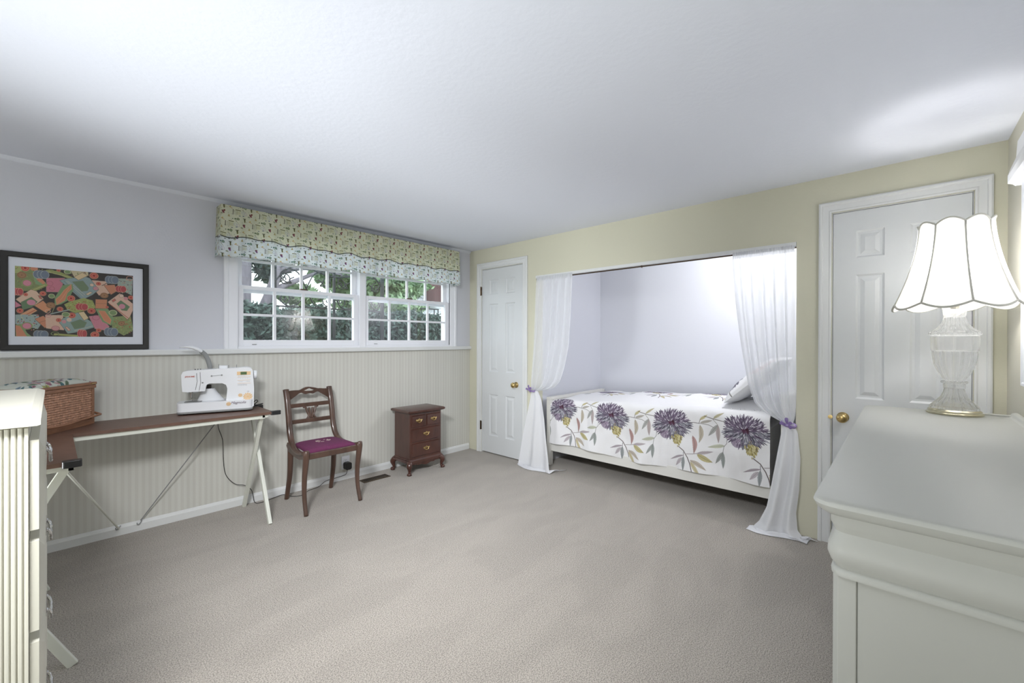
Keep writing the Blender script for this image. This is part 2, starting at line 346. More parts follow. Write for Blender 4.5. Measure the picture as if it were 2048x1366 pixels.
# raster painter whose pixels become vertex colours of a dense sheet
class Raster:
    def __init__(s, W, H, bgc): s.W, s.H = W, H; s.a = np.ones((H, W, 3))*(np.array(bgc)/255.0)
    def _cov(s, d): return np.clip(0.5-d, 0, 1)
    def _blend(s, sl, cov, col, al=1.0):
        c = (cov*al)[..., None]; s.a[sl] = s.a[sl]*(1-c)+c*(np.array(col)/255.0)
    def ell(s, cx, cy, rx, ry, col, ang=0, al=1.0):
        R = max(rx, ry)+2; x0, x1 = max(0, int(cx-R)), min(s.W, int(cx+R)+1); y0, y1 = max(0, int(cy-R)), min(s.H, int(cy+R)+1)
        if x0 >= x1 or y0 >= y1: return
        yy, xx = np.mgrid[y0:y1, x0:x1]; ca, sa = math.cos(ang), math.sin(ang)
        u = (xx-cx)*ca+(yy-cy)*sa; v = -(xx-cx)*sa+(yy-cy)*ca
        rr = np.sqrt((u/rx)**2+(v/ry)**2); s._blend((slice(y0,y1), slice(x0,x1)), s._cov((rr-1)*min(rx, ry)), col, al)
    def ring(s, cx, cy, rx, ry, wd, col):
        R = max(rx, ry)+3; x0, x1 = max(0, int(cx-R)), min(s.W, int(cx+R)+1); y0, y1 = max(0, int(cy-R)), min(s.H, int(cy+R)+1)
        if x0 >= x1 or y0 >= y1: return
        yy, xx = np.mgrid[y0:y1, x0:x1]
        rr = np.sqrt(((xx-cx)/rx)**2+((yy-cy)/ry)**2); s._blend((slice(y0,y1), slice(x0,x1)), s._cov(abs(rr-1)*min(rx, ry)-wd/2), col)
    def poly(s, P, col, al=1.0):
        P = np.array(P, float); x0, x1 = max(0, int(P[:,0].min())-1), min(s.W, int(P[:,0].max())+2)
        y0, y1 = max(0, int(P[:,1].min())-1), min(s.H, int(P[:,1].max())+2)
        if x0 >= x1 or y0 >= y1: return
        yy, xx = np.mgrid[y0:y1, x0:x1]; ins = np.zeros(xx.shape, bool)
        j = len(P)-1
        for i in range(len(P)):
            xi, yi, xj, yj = P[i,0], P[i,1], P[j,0], P[j,1]
            c = ((yi > yy) != (yj > yy)) & (xx < (xj-xi)*(yy-yi)/((yj-yi) if yj != yi else 1e-9)+xi); ins ^= c; j = i
        s._blend((slice(y0,y1), slice(x0,x1)), ins.astype(float), col, al)
    def line(s, pts, wd, col, al=1.0):
        for (p, q) in zip(pts[:-1], pts[1:]):
            R = wd+2; x0, x1 = max(0, int(min(p[0],q[0])-R)), min(s.W, int(max(p[0],q[0])+R)+1)
            y0, y1 = max(0, int(min(p[1],q[1])-R)), min(s.H, int(max(p[1],q[1])+R)+1)
            if x0 >= x1 or y0 >= y1: continue
            yy, xx = np.mgrid[y0:y1, x0:x1]; dx, dy = q[0]-p[0], q[1]-p[1]; L2 = dx*dx+dy*dy+1e-9
            t = np.clip(((xx-p[0])*dx+(yy-p[1])*dy)/L2, 0, 1); d = np.hypot(xx-p[0]-t*dx, yy-p[1]-t*dy)
            s._blend((slice(y0,y1), slice(x0,x1)), s._cov(d-wd/2), col, al)
    def leaf(s, p, q, wd, col, al=0.85, vein=None, bend=0.0):
        p = np.array(p, float); q = np.array(q, float); d = q-p; L = np.hypot(*d)+1e-6; n = np.array([-d[1], d[0]])/L; up_, dn = [], []
        for k in range(13):
            t = k/12; c = p+d*t+n*bend*L*math.sin(PI*t); w2 = wd*0.5*math.sin(PI*t**0.8)**0.8
            up_.append(c+n*w2); dn.append(c-n*w2)
        s.poly(up_+dn[::-1], col, al)
        if vein: s.line([tuple(p), tuple(p+d*0.5+n*bend*L), tuple(q)], max(1.0, wd*0.07), vein, al*0.8)
def sheet(name, ras, P, m, parent=None, world=False, thick=0):
    """P: array (H,W,3); vertex colours from ras (H,W,3)"""
    H, W = P.shape[:2]; me = bpy.data.meshes.new(name)
    V = P.reshape(-1, 3).astype(np.float32).copy()
    if world and parent is not None:
        q = parent
        while q.parent: q = q.parent
        V -= np.array(q.location, dtype=np.float32)
    idx = np.arange(H*W).reshape(H, W)
    Q = np.stack([idx[:-1,:-1], idx[:-1,1:], idx[1:,1:], idx[1:,:-1]], -1).reshape(-1, 4)
    me.vertices.add(H*W); me.vertices.foreach_set('co', V.ravel())
    me.loops.add(Q.size); me.loops.foreach_set('vertex_index', Q.ravel().astype(np.int32))
    me.polygons.add(len(Q)); me.polygons.foreach_set('loop_start', np.arange(0, Q.size, 4, dtype=np.int32))
    me.polygons.foreach_set('use_smooth', np.ones(len(Q), bool))
    me.update(calc_edges=True); me.validate()
    ca = me.color_attributes.new('Col', 'FLOAT_COLOR', 'POINT')
    a = ras.reshape(-1, 3); lin = np.where(a <= 0.04045, a/12.92, ((a+0.055)/1.055)**2.4)
    ca.data.foreach_set('color', np.concatenate([lin, np.ones((len(lin), 1))], 1).astype(np.float32).ravel())
    me.materials.append(m); o = bpy.data.objects.new(name, me); COL.objects.link(o)
    if parent is not None: o.parent = parent
    if thick:
        so = o.modifiers.new('thickness', 'SOLIDIFY'); so.thickness = thick; so.offset = 1
    return o
def vnoise(shape, cells, seed=0):
    """smooth value noise"""
    r = np.random.RandomState(seed); g = r.rand(cells[0]+2, cells[1]+2); H, W = shape
    y = np.linspace(0, cells[0], H, endpoint=False); x = np.linspace(0, cells[1], W, endpoint=False)
    yi = y.astype(int); xi = x.astype(int); fy = (y-yi); fx = (x-xi); fy = fy*fy*(3-2*fy); fx = fx*fx*(3-2*fx)
    fy = fy[:, None]; fx = fx[None, :]
    a = g[yi][:, xi]; b2 = g[yi][:, xi+1]; c = g[yi+1][:, xi]; d = g[yi+1][:, xi+1]
    return (a*(1-fx)+b2*fx)*(1-fy)+(c*(1-fx)+d*fx)*fy

# ================================================================ ROOM SHELL
XW, YW, YR, H = 3.272, 3.674, -0.394, 2.27
XB = -2.6
XA = 4.5
fl = MB().box(XB, XA+0.1, YR-0.1, YW+0.1, -0.1, 0)
struct('floor', fl, M_carpet)
struct('ceiling', MB().box(XB, XA+0.1, YR-0.1, YW+0.1, H, H+0.1), M_ceil)
# window wall: lavender above the chair rail, wallpaper below
WX0, WX1, WZ0, WZ1 = 0.925, 2.985, 1.182, 2.13
wt = 0.14
mb = MB()
mb.box(XB, WX0, YW, YW+wt, 1.15, H); mb.box(WX1, XW+0.11, YW, YW+wt, 1.15, H)
mb.box(WX0, WX1, YW, YW+wt, WZ1, H); mb.box(WX0, WX1, YW, YW+wt, 1.15, WZ0)
ww = struct('wall_window', mb, M_lav)
MB().box(XB, XW, YW, YW+wt, 0, 1.15).build('wallpaper', M_stripe, ww, label='lower wall in pale tonal striped wallpaper')
# yellow wall with openings for two doors and the bed alcove
D1 = (2.86, 3.471); D2 = (-0.277, 0.316); DZ = 2.04; AL = (0.503, 2.687); AZ = 1.894; T = 0.11
mb = MB()
mb.box(XW, XW+T, D1[1], YW+wt, 0, H); mb.box(XW, XW+T, D1[0], D1[1], DZ, H); mb.box(XW, XW+T, AL[1], D1[0], 0, H)
mb.box(XW, XW+T, AL[0], AL[1], AZ, H); mb.box(XW, XW+T, D2[1], AL[0], 0, H); mb.box(XW, XW+T, D2[0], D2[1], DZ, H)
mb.box(XW, XW+T, YR-0.1, D2[0], 0, H)
struct('wall_yellow', mb, M_yel)
# alcove walls
mb = MB(); mb.box(XA, XA+0.1, AL[0]-0.3, AL[1]+0.3, 0, H)
mb.box(XW+T, XA, AL[1], AL[1]+0.1, 0, H); mb.box(XW+T, XA, AL[0]-0.1, AL[0], 0, H)
struct('wall_alcove', mb, M_lav)
# right wall with a window
RX0, RX1, RZ0, RZ1 = 1.75, 2.70, 1.15, 1.92
mb = MB().box(XB, XW, YR-0.1, YR, 0, H)
struct('wall_right', mb, M_cream)
struct('wall_rear', MB().box(XB-0.1, XB, YR-0.1, YW+wt, 0, H), M_cream)
# chair rail, baseboards, crown bead
struct('trim_1', MB().prism([(YW-0.030,1.149),(YW-0.030,1.174),(YW-0.024,1.182),(YW+0.001,1.182),(YW+0.001,1.142),(YW-0.018,1.142)], 0, XB, XW-0.001), M_trim)
struct('baseboard_window', MB().prism([(YW-0.012,0),(YW-0.012,0.045),(YW-0.006,0.060),(YW+0.001,0.066),(YW+0.001,0)], 0, XB, XW-0.016), M_trim)
struct('trim_2', MB().prism([(YW-0.022,H+0.001),(YW-0.018,H-0.006),(YW-0.006,H-0.018),(YW+0.001,H-0.022),(YW+0.001,H+0.001)], 0, XB, XW), M_ceil)

# doors in the yellow wall
def door(n, y0, y1, knob_y, hinge_y, hz, label):
    d = thing('door_%d' % n, label, 'door', (XW, (y0+y1)/2, 0)); d['kind'] = 'structure'
    del d['category']
    xf = XW+0.006; g = 0.004
    L0, L1 = y0+g, y1-g; zt = DZ-0.006
    MB().box(xf+0.010, xf+0.036, L0, L1, 0.012, zt).build('door_leaf', M_door, d, world=True)
    Wd = L1-L0; st = Wd*0.185; pw = (Wd-3*st)/2
    rows = [(0.215, 0.655), (0.905, 1.650), (1.752, 1.915)]
    if n == 1: rows = [(0.20, 0.655), (0.905, 1.650), (1.752, 1.915)]
    mb = MB()
    ys = [L0, L0+st, L0+st+pw, L0+2*st+pw, L0+2*st+2*pw, L1]
    for a, b2 in ((ys[0], ys[1]), (ys[2], ys[3]), (ys[4], ys[5])): mb.box(xf, xf+0.012, a, b2, 0.012, zt)
    zs = [0.012]+[z for r in rows for z in r]+[zt]
    for k in range(0, len(zs), 2):
        for a, b2 in ((ys[1], ys[2]), (ys[3], ys[4])): mb.box(xf, xf+0.012, a, b2, zs[k], zs[k+1])
    mb.build('door_frame_rails', M_door, d, world=True)
    for (za, zb) in rows:
        for a, b2 in ((ys[1], ys[2]), (ys[3], ys[4])):
            m2 = MB(); m2.frame((a+0.012, za+0.012, b2-0.012, zb-0.012), [(0.0125,0),(0.0125,-0.008),(0,0)], lambda u, v, t: (xf+0.011+t, u, v), closed=True)
            m2.frustum(0, -1, a+0.02, b2-0.02, za+0.02, zb-0.02, 0.022, xf+0.0105, xf+0.003)
            m2.build('door_panel', M_door, d, world=True)
    # stop strip behind, casing
    MB().box(xf+0.038, xf+0.05, y0, y1, 0, DZ).build('door_stop', M_door, d, world=True)
    prof = [(0.004,0),(0.004,0.010),(0.012,0.013),(0.018,0.010),(0.046,0.012),(0.050,0.019),(0.060,0.020),(0.068,0.016),(0.068,0)]
    MB().frame((y0, 0, y1, DZ), prof, lambda u, v, t: (XW-t+0.0005, u, v)).build('casing', M_trim, d, world=True)
    m2 = MB(); m2.box(XW, XW+T, y0-0.001, y0+0.002, 0, DZ); m2.box(XW, XW+T, y1-0.002, y1+0.001, 0, DZ); m2.box(XW, XW+T, y0, y1, DZ-0.003, DZ+0.001)
    m2.build('door_jamb', M_trim, d, world=True)
    kz = 0.785
    k = MB().lathe([(0.031,0),(0.031,0.003),(0.012,0.006),(0.010,0.022),(0.016,0.030),(0.026,0.038),(0.029,0.050),(0.026,0.060),(0.014,0.067),(0.001,0.069)], seg=24)
    k.v = [(xf-v[2]+0.001, knob_y+v[0], kz+v[1]) for v in k.v]
    k.build('door_knob', M_brass, d, smooth=True, world=True, label='round brass knob')
    for z in hz:
        h = MB().box(XW-0.010, XW-0.006, hinge_y-0.014, hinge_y+0.010, z-0.047, z+0.047)
        h.tube([(XW-0.012, hinge_y, z-0.05), (XW-0.012, hinge_y, z+0.05)], 0.006, 8)
        h.build('door_hinge', M_bronze, d, world=True, label='dark bronze hinge')
    if n == 2:
        MB().lathe([(0.012,0),(0.012,0.003),(0.001,0.0035)], seg=16).build('strike_plate', M_brass, d, label='small brass strike plate')
        o = d.children[-1]; o.rotation_euler = (0, -PI/2, 0); o.location = (-0.012, y1+0.006-(y0+y1)/2, 0.783)
    return d
door(1, *D1, 2.955, D1[1]+0.008, (1.80, 0.30), 'narrow white six-panel door in the corner beside the striped wallpaper')
door(2, *D2, 0.262, D2[0]-0.004, (1.80, 0.30), 'white six-panel door behind the crystal lamp')

# ================================================================ WINDOW
def sash(parent, x0, x1, z0, z1, y, ncol, nrow, st=0.042, bot=0.048, top=0.028, tilt=0):
    s = MB().box(x0, x0+st, y, y+0.034, z0, z1).box(x1-st, x1, y, y+0.034, z0, z1)
    s.box(x0+st, x1-st, y, y+0.034, z0, z0+bot).box(x0+st, x1-st, y, y+0.034, z1-top, z1)
    o = s.build('sash', M_win, parent, world=True, bevel=0.002)
    gx0, gx1, gz0, gz1 = x0+st, x1-st, z0+bot, z1-top
    for i in range(1, ncol):
        x = gx0+(gx1-gx0)*i/ncol; MB().box(x-0.010, x+0.010, y+0.006, y+0.026, gz0, gz1).build('muntin', M_win, o, world=True)
    for i in range(1, nrow):
        z = gz0+(gz1-gz0)*i/nrow; MB().box(gx0, gx1, y+0.005, y+0.027, z-0.009, z+0.009).build('muntin', M_win, o, world=True)
    dx = math.tan(tilt)*(gx1-gx0)/2
    MB().add([(gx0,y+0.016-dx,gz0),(gx1,y+0.016+dx,gz0),(gx1,y+0.016+dx,gz1),(gx0,y+0.016-dx,gz1)], [(0,1,2,3)]).build('pane', M_glass, o, world=True)
    return o
win = bpy.data.objects.new('window_1', None); COL.objects.link(win); win.location = (1.955, YW, WZ0)
win['kind'] = 'structure'; win['label'] = 'wide double window with white grilles over the striped wallpaper'
prof = [(-0.02,0.0),(-0.02,0.012),(-0.006,0.016),(0.040,0.018),(0.046,0.026),(0.066,0.026),(0.072,0.020),(0.072,0)]
MB().frame((WX0, WZ0, WX1, WZ1), prof, lambda u, v, t: (u, YW-t+0.0005, v)).build('casing', M_win, win, world=True)
mb = MB()   # jamb liner and mullion
mb.box(WX0-0.001, WX0+0.02, YW-0.012, YW+wt, WZ0, WZ1).box(WX1-0.02, WX1+0.001, YW-0.012, YW+wt, WZ0, WZ1)
mb.box(WX0, WX1, YW-0.012, YW+wt, WZ0-0.001, WZ0+0.018).box(WX0, WX1, YW, YW+wt, WZ1-0.02, WZ1)
mb.build('window_jamb', M_win, win, world=True)
MB().box(1.912, 1.972, YW-0.016, YW+wt, WZ0, WZ1).build('mullion', M_win, win, world=True, bevel=0.003)
for (a, b2, tl) in ((WX0+0.02, 1.912, 0.0), (1.972, WX1-0.02, 0.0)):
    sash(win, a, b2, WZ0+0.018, 1.665, YW+0.012, 4, 2, tilt=-0.014 if a < 1 else 0)
    sash(win, a, b2, 1.615, WZ1-0.02, YW+0.052, 4, 2, bot=0.035)
    xm = (a+b2)/2
    MB().rbox(xm-0.03, xm+0.03, YW+0.006, YW+0.03, 1.665, 1.675, 0.004, axis=2).build('sash_lock', M_bronze, win, world=True)
    MB().box(a+0.10, a+0.13, YW+0.004, YW+0.012, 1.212, 1.216).build('sash_lift', M_grey, win, world=True)

# right wall window, mostly out of frame
rw = bpy.data.objects.new('window_2', None); COL.objects.link(rw); rw.location = (2.2, YR, RZ0)
rw['kind'] = 'structure'; rw['label'] = 'white window at the right edge beside the lamp'
MB().frame((RX0, RZ0, RX1, RZ1), [(-0.01,0),(-0.01,0.014),(0.07,0.018),(0.075,0.022),(0.085,0.022),(0.085,0)], lambda u, v, t: (u, YR+t-0.0005, v), closed=True).build('casing', M_win, rw, world=True)
mb = MB().prism([(YR-0.0005,1.935),(YR+0.028,1.935),(YR+0.036,1.945),(YR+0.050,1.950),(YR+0.050,1.985),(YR+0.040,2.02),(YR+0.026,2.06),(YR+0.022,2.13),(YR-0.0005,2.15)], 0, RX0-0.18, RX1+0.17)
mb.build('window_head', M_win, rw, world=True)
MB().box(RX0+0.005, RX1-0.005, YR+0.001, YR+0.006, RZ0, RZ1).build('window_blind', M_win, rw, world=True)

# ================================================================ VALANCE (vertex painted)
val = thing('window_valance', 'pale yellow-green sewing-print fabric valance hung over the window', 'valance', (1.91, 3.55, 1.85))
RW_, RH_ = 1500, 250
Rv = Raster(RW_, RH_, (228, 228, 198))
px_m = RW_/2.21
# base tone: window backlight painted into the lower layer as a whiter, bluer tint
for (y0, y1, c) in ((0, 150, (218, 218, 192)), (150, 250, (222, 228, 228))):
    Rv.a[y0:y1] = np.array(c)/255.0
n = vnoise((RH_, RW_), (4, 30), 3)[..., None]; Rv.a = Rv.a*(0.97+0.05*n)+np.array([0.0, 0.004, 0.012])*n
olive, maroon, green, tan, greyc, blue = (104, 104, 52), (132, 76, 82), (98, 116, 84), (176, 160, 110), (150, 150, 140), (150, 160, 185)
tile = 117
def motifs(x0, y0, low):
    g2 = (70, 110, 104) if low else green; m2_ = (112, 76, 120) if low else maroon
    R = Rv
    R.line([(x0+6, y0+4), (x0+16, y0+4)], 3, (60, 62, 30)); R.ell(x0+12, y0+10, 3, 5, (70, 70, 30)); R.ell(x0+13, y0+18, 3, 4, (96, 92, 40))
    R.ell(x0+10, y0+42, 7, 4, m2_, 0.9); R.ell(x0+6, y0+36, 3, 3, (90, 60, 60))
    R.poly([(x0+28, y0+60), (x0+33, y0+46), (x0+39, y0+60)], tan)
    R.line([(x0+44, y0+44), (x0+52, y0+46)], 1.5, greyc)
    for k, r in enumerate((2.5, 4, 6)):
        R.ell(x0+50+k*11, y0+66, r, r, g2); 
    R.ell(x0+72, y0+66, 2.5, 2.5, (200, 200, 160))
    R.line([(x0+62, y0+22), (x0+82, y0+24)], 3.5, olive)
    for k in range(4): R.line([(x0+64, y0+30+k*4), (x0+82, y0+31+k*4)], 1.2, (170, 164, 96))
    R.line([(x0+92, y0+18), (x0+98, y0+26)], 1.5, (120, 120, 110)); R.ell(x0+95, y0+48, 4, 2.5, (120, 128, 140))
    R.line([(x0+20, y0+82), (x0+20, y0+104)], 3, (90, 86, 70))
    for k in range(3): R.line([(x0+27+k*5, y0+84), (x0+27+k*5, y0+104)], 1.5, (168, 166, 140))
    R.line([(x0+2, y0+72), (x0+16, y0+78)], 2, (178, 128, 84)); R.ell(x0+8, y0+70, 3, 2.5, (190, 170, 84))
    R.ring(x0+62, y0+92, 6, 6, 1.2, blue); R.ring(x0+74, y0+98, 5, 6, 1.2, (190, 170, 190))
    R.ell(x0+100, y0+94, 4, 5, (126, 70, 66), 0.4); R.ell(x0+88, y0+108, 5, 3, (140, 146, 120))
    R.ell(x0+48, y0+110, 4, 2, (110, 118, 120)); R.line([(x0+104, y0+62), (x0+104, y0+78)], 2, (180, 176, 140))
    r_ = random.Random(5)
    for k in range(14): R.ell(x0+r_.uniform(0, tile), y0+r_.uniform(0, tile), 1.4, 1.2, (130, 130, 104))
for i in range(-1, 14):
    for j in range(3): motifs(i*tile+(j % 2)*58, j*tile-6, j*tile-6 > 110); motifs(i*tile+(j % 2)*58+31, j*tile-66, j*tile-66 > 60)
# piping: gently scalloped dark cord
ii = np.arange(RW_); pipe = 150+3.5*np.sin(ii/RW_*2*PI*11)+2*np.sin(ii/37.0)
for i in range(0, RW_-6, 5): Rv.line([(i, pipe[i]), (i+5, pipe[i+5])], 4.6, (62, 66, 54))
Rv.a[243:] *= 0.86
P = np.zeros((RH_, RW_, 3)); uu = np.linspace(0, 1, RW_)[None, :]; vv = np.linspace(0, 1, RH_)[:, None]
P[..., 0] = 0.812+uu*2.20-(1-uu)*vv*0.012
P[..., 1] = 3.552+0.006*np.sin(uu*2*PI*13)*vv+0.004*np.sin(uu*2*PI*29+1)*(0.3+vv)-0.012*vv-0.006*np.exp(-((vv-0.62)/0.03)**2)
P[..., 2] = 2.215-vv*(0.368+0.006*np.sin(uu*2*PI*6+0.5)+0.004*np.sin(uu*2*PI*11))
sheet('valance_front', Rv.a, P, M_val, val, world=True)
for (xx, sgn) in ((0.812, 1), (3.012, 1)):
    Ps = np.zeros((60, 24, 3)); a = np.linspace(0, 1, 24)[None, :]; b3 = np.linspace(0, 1, 60)[:, None]
    Ps[..., 0] = xx-(0.012*b3 if xx < 1 else 0); Ps[..., 1] = 3.552-0.012*b3+a*(YW-3.552+0.012*b3-0.001); Ps[..., 2] = 2.215-b3*0.37
    sheet('valance_return', Rv.a[::5][:60][:, 100:124][:, :24].repeat(2, 0)[:60] if False else Rv.a[np.linspace(0, RH_-1, 60).astype(int)][:, np.linspace(20, 120, 24).astype(int)], Ps, M_val, val, world=True)
MB().box(0.82, 3.005, 3.565, YW-0.001, 2.195, 2.212).build('mounting_board', M_trim, val, world=True)

# ================================================================ PICTURE
px0, px1, pz0, pz1 = -0.195, 0.433, 1.188, 1.742
pic = thing('framed_print', 'black-framed print of colourful sewing notions on the lavender wall', 'picture', ((px0+px1)/2, YW, (pz0+pz1)/2))
MB().frame((px0+0.030, pz0+0.030, px1-0.030, pz1-0.030), [(0,0.0),(0,0.016),(0.004,0.020),(0.026,0.022),(0.030,0.018),(0.030,0)], lambda u, v, t: (u, YW-t-0.001, v), closed=True).build('frame', M_blackf, pic, world=True)
MB().box(px0+0.028, px1-0.028, YW-0.010, YW-0.003, pz0+0.028, pz1-0.028).build('mount', M_mat, pic, world=True)
AW, AH = 520, 420
A = Raster(AW, AH, (40, 36, 36))
def homog():
    src = [(90,95),(1940,250),(1935,1222),(68,1205)]; dst = [(0,0),(AW-1,0),(AW-1,AH-1),(0,AH-1)]; M_ = []; y_ = []
    for (x, y), (u, v) in zip(src, dst):
        M_.append([x,y,1,0,0,0,-u*x,-u*y]); y_.append(u); M_.append([0,0,0,x,y,1,-v*x,-v*y]); y_.append(v)
    h = np.linalg.solve(np.array(M_, float), np.array(y_, float)); return np.append(h, 1).reshape(3, 3)
Hm = homog()
def h(p): q = Hm@np.array([p[0], p[1], 1.0]); return (q[0]/q[2], q[1]/q[2])
def pol(P, c): A.poly([h(p) for p in P], c)
def lin(P, w2, c): A.line([h(p) for p in P], w2*0.30, c)
def el(x, y, rx, ry, c, ang=0):
    u, v = h((x, y)); u1, _ = h((x+rx, y)); _, v1 = h((x, y+ry)); A.ell(u, v, max(1, u1-u), max(1, v1-v), c, ang)
def rg(x, y, rx, ry, w2, c):
    u, v = h((x, y)); u1, _ = h((x+rx, y)); _, v1 = h((x, y+ry)); A.ring(u, v, max(1, u1-u), max(1, v1-v), w2, c)
OL = (96, 84, 66)
def outl(P, c, oc=(110, 120, 100), w2=6): pol(P, c); lin(list(P)+[P[0]], w2, oc)
pol([(80,90),(330,120),(430,260),(545,330),(560,400),(330,490),(80,490)], (122, 136, 86)); pol([(80,90),(215,110),(180,205),(85,210)], (166, 176, 112))
pol([(360,180),(430,180),(450,260),(570,360),(560,420),(400,380)], (122, 158, 112)); pol([(405,265),(500,290),(560,360),(530,390),(440,330)], (208, 134, 102))
r_ = random.Random(3)
for k in range(60): el(r_.uniform(100, 520), r_.uniform(120, 470), 9, 6, r_.choice([(150,160,96),(168,92,72),(96,120,76)]))
el(390, 140, 60, 35, (206, 132, 100))
outl([(575,285),(870,285),(790,510),(570,505)], (202, 118, 138)); rg(630, 372, 50, 36, 1.6, (150, 80, 96)); rg(665, 450, 40, 28, 1.6, (150, 80, 96))
lin([(600,180),(760,200),(970,290)], 62, (142, 152, 88)); lin([(600,180),(700,215),(960,280)], 12, (190, 190, 130)); lin([(340,490),(560,395)], 60, (142, 152, 88)); lin([(350,480),(550,400)], 12, (190, 190, 130))
pol([(950,150),(1230,180),(1240,250),(1030,300)], (204, 192, 154))
for k in range(14): el(r_.uniform(960, 1220), r_.uniform(165, 270), 10, 7, r_.choice([(126,84,66),(140,150,96)]))
pol([(1290,320),(1520,340),(1570,530),(1400,560),(1330,470)], (222, 184, 162)); pol([(1690,290),(1935,300),(1920,560),(1700,450)], (158, 174, 164)); pol([(1610,900),(1900,880),(1940,1110),(1790,1200),(1600,1090)], (132, 148, 92))
for k in range(40): el(r_.uniform(1700, 1930), r_.uniform(310, 530), 8, 6, r_.choice([(110,90,90),(200,196,170),(186,96,84)]))
for k in range(60): el(r_.uniform(1620, 1930), r_.uniform(910, 1180), 10, 7, r_.choice([(166,172,104),(170,90,64),(104,126,78)]))
outl([(785,325),(880,298),(1180,260),(1260,290),(1400,470),(1300,550),(1200,600),(1140,640)], (138, 162, 166), (90, 104, 104)); outl([(985,345),(1150,330),(1240,440),(1220,485),(1130,495)], (106, 130, 100))
for o_ in (0, 35, 60): lin([(850+o_,330),(1120+o_,610-o_)], 6, (206, 198, 180) if o_ else (100, 112, 112))
outl([(1190,540),(1260,500),(1300,515),(1225,560)], (226, 200, 170)); el(1290, 395, 32, 24, (226, 196, 176)); rg(1290, 395, 32, 24, 1, OL); el(1350, 450, 42, 30, (206, 142, 150)); rg(1350, 450, 42, 30, 1, OL)
outl([(1010,270),(1140,200),(1230,250),(1080,320)], (226, 202, 158), OL)
pol([(985,380),(830,400),(700,600),(700,720),(800,700),(910,640),(1000,470)], (118, 152, 104)); outl([(965,385),(850,480),(790,560),(720,620),(735,705),(860,640),(900,520),(970,460)], (212, 134, 98), (228, 160, 120)); lin([(930,440),(820,600),(750,680)], 5, (232, 180, 140))
pol([(850,700),(960,650),(1160,600),(1300,640),(1350,760),(1200,790),(1030,840),(900,790)], (156, 166, 92))
for k in range(50): el(r_.uniform(880, 1320), r_.uniform(640, 810), 12, 8, r_.choice([(186,190,120),(130,140,70),(160,110,70)]))
outl([(90,620),(330,465),(420,490),(530,615),(380,725),(180,690)], (222, 188, 164), OL); outl([(175,665),(340,585),(430,660),(340,745),(200,785)], (90, 122, 88)); el(335, 670, 72, 46, (212, 136, 160)); rg(335, 670, 72, 46, 2, (120, 140, 96)); outl([(440,560),(480,560),(510,620),(470,610)], (190, 90, 84)); pol([(85,650),(180,720),(85,750)], (204, 122, 146))
outl([(150,860),(360,750),(430,800),(225,915)], (218, 156, 116), OL); lin([(200,890),(390,790)], 14, (184, 92, 66)); outl([(380,720),(520,640),(650,775),(560,835)], (216, 146, 106), OL)
pol([(80,860),(440,860),(490,1000),(430,1090),(80,1010)], (152, 172, 172))
for k in range(50): el(r_.uniform(90, 440), r_.uniform(870, 1110), 11, 8, r_.choice([(130,146,90),(180,90,80),(60,64,70),(196,200,150)]))
pol([(80,1020),(180,1010),(260,1150),(340,1215),(80,1215)], (126, 152, 104)); pol([(80,1030),(150,1040),(220,1150),(260,1215),(90,1215)], (206, 130, 98))
outl([(385,930),(520,880),(670,1010),(540,1075)], (206, 132, 100), OL); lin([(450,990),(600,940)], 5, OL); pol([(550,870),(830,870),(840,1110),(560,1080)], (222, 184, 162)); rg(710, 1080, 62, 38, 2, (170, 90, 96)); el(710, 1080, 58, 34, (212, 150, 150))
outl([(770,990),(830,920),(1060,830),(1250,960),(1390,1050),(1010,1150),(900,1165)], (138, 164, 162), (90, 104, 104)); outl([(950,990),(1100,940),(1200,990),(1160,1065),(1010,1092)], (106, 130, 100)); lin([(1010,1120),(1350,1030)], 8, (206, 198, 180)); outl([(1070,830),(1160,815),(1235,920),(1160,958)], (228, 204, 160), OL); el(925, 945, 40, 30, (226, 200, 180)); el(845, 975, 35, 28, (212, 146, 154)); outl([(860,1060),(890,1055),(945,1110),(910,1120)], (226, 190, 166), (170, 80, 70))
outl([(1235,890),(1420,870),(1565,1060),(1480,1115),(1330,1090)], (206, 128, 146)); rg(1350, 912, 55, 38, 2, (160, 84, 104))
pol([(1340,770),(1540,770),(1640,930),(1590,1040),(1450,980)], (124, 156, 108)); outl([(1390,800),(1490,810),(1590,950),(1570,1015),(1480,960)], (212, 134, 98), (228, 160, 120))
outl([(1535,665),(1730,525),(1935,690),(1935,800),(1890,900),(1850,945)], (224, 184, 164), OL); outl([(1680,690),(1745,640),(1885,740),(1840,805),(1760,795)], (92, 124, 88)); el(1765, 735, 50, 40, (212, 140, 160)); lin([(1560,690),(1860,920)], 12, (176, 92, 66)); el(1755, 568, 36, 28, (228, 200, 184)); rg(1755, 568, 36, 28, 1.2, OL); el(1825, 610, 34, 26, (210, 142, 150)); outl([(1600,640),(1650,610),(1670,640),(1620,668)], (196, 96, 88))
outl([(1345,620),(1530,625),(1520,770),(1340,765)], (208, 136, 100), OL); lin([(1350,685),(1520,690)], 4, OL); outl([(1480,400),(1650,390),(1690,490),(1590,550)], (206, 134, 102), OL); lin([(1450,405),(1530,365)], 10, (40, 36, 36)); lin([(1600,560),(1720,500)], 10, (40, 36, 36))
lin([(930,785),(640,850)], 20, (160, 176, 172)); lin([(720,690),(660,830)], 10, (150, 158, 110))
def flower(x, y, r): el(x, y, r, r*0.72, (198, 150, 116)); el(x, y, r*0.86, r*0.62, (196, 84, 72)); el(x, y, r*0.5, r*0.36, (222, 130, 104)); el(x, y, r*0.34, r*0.24, (150, 30, 36))
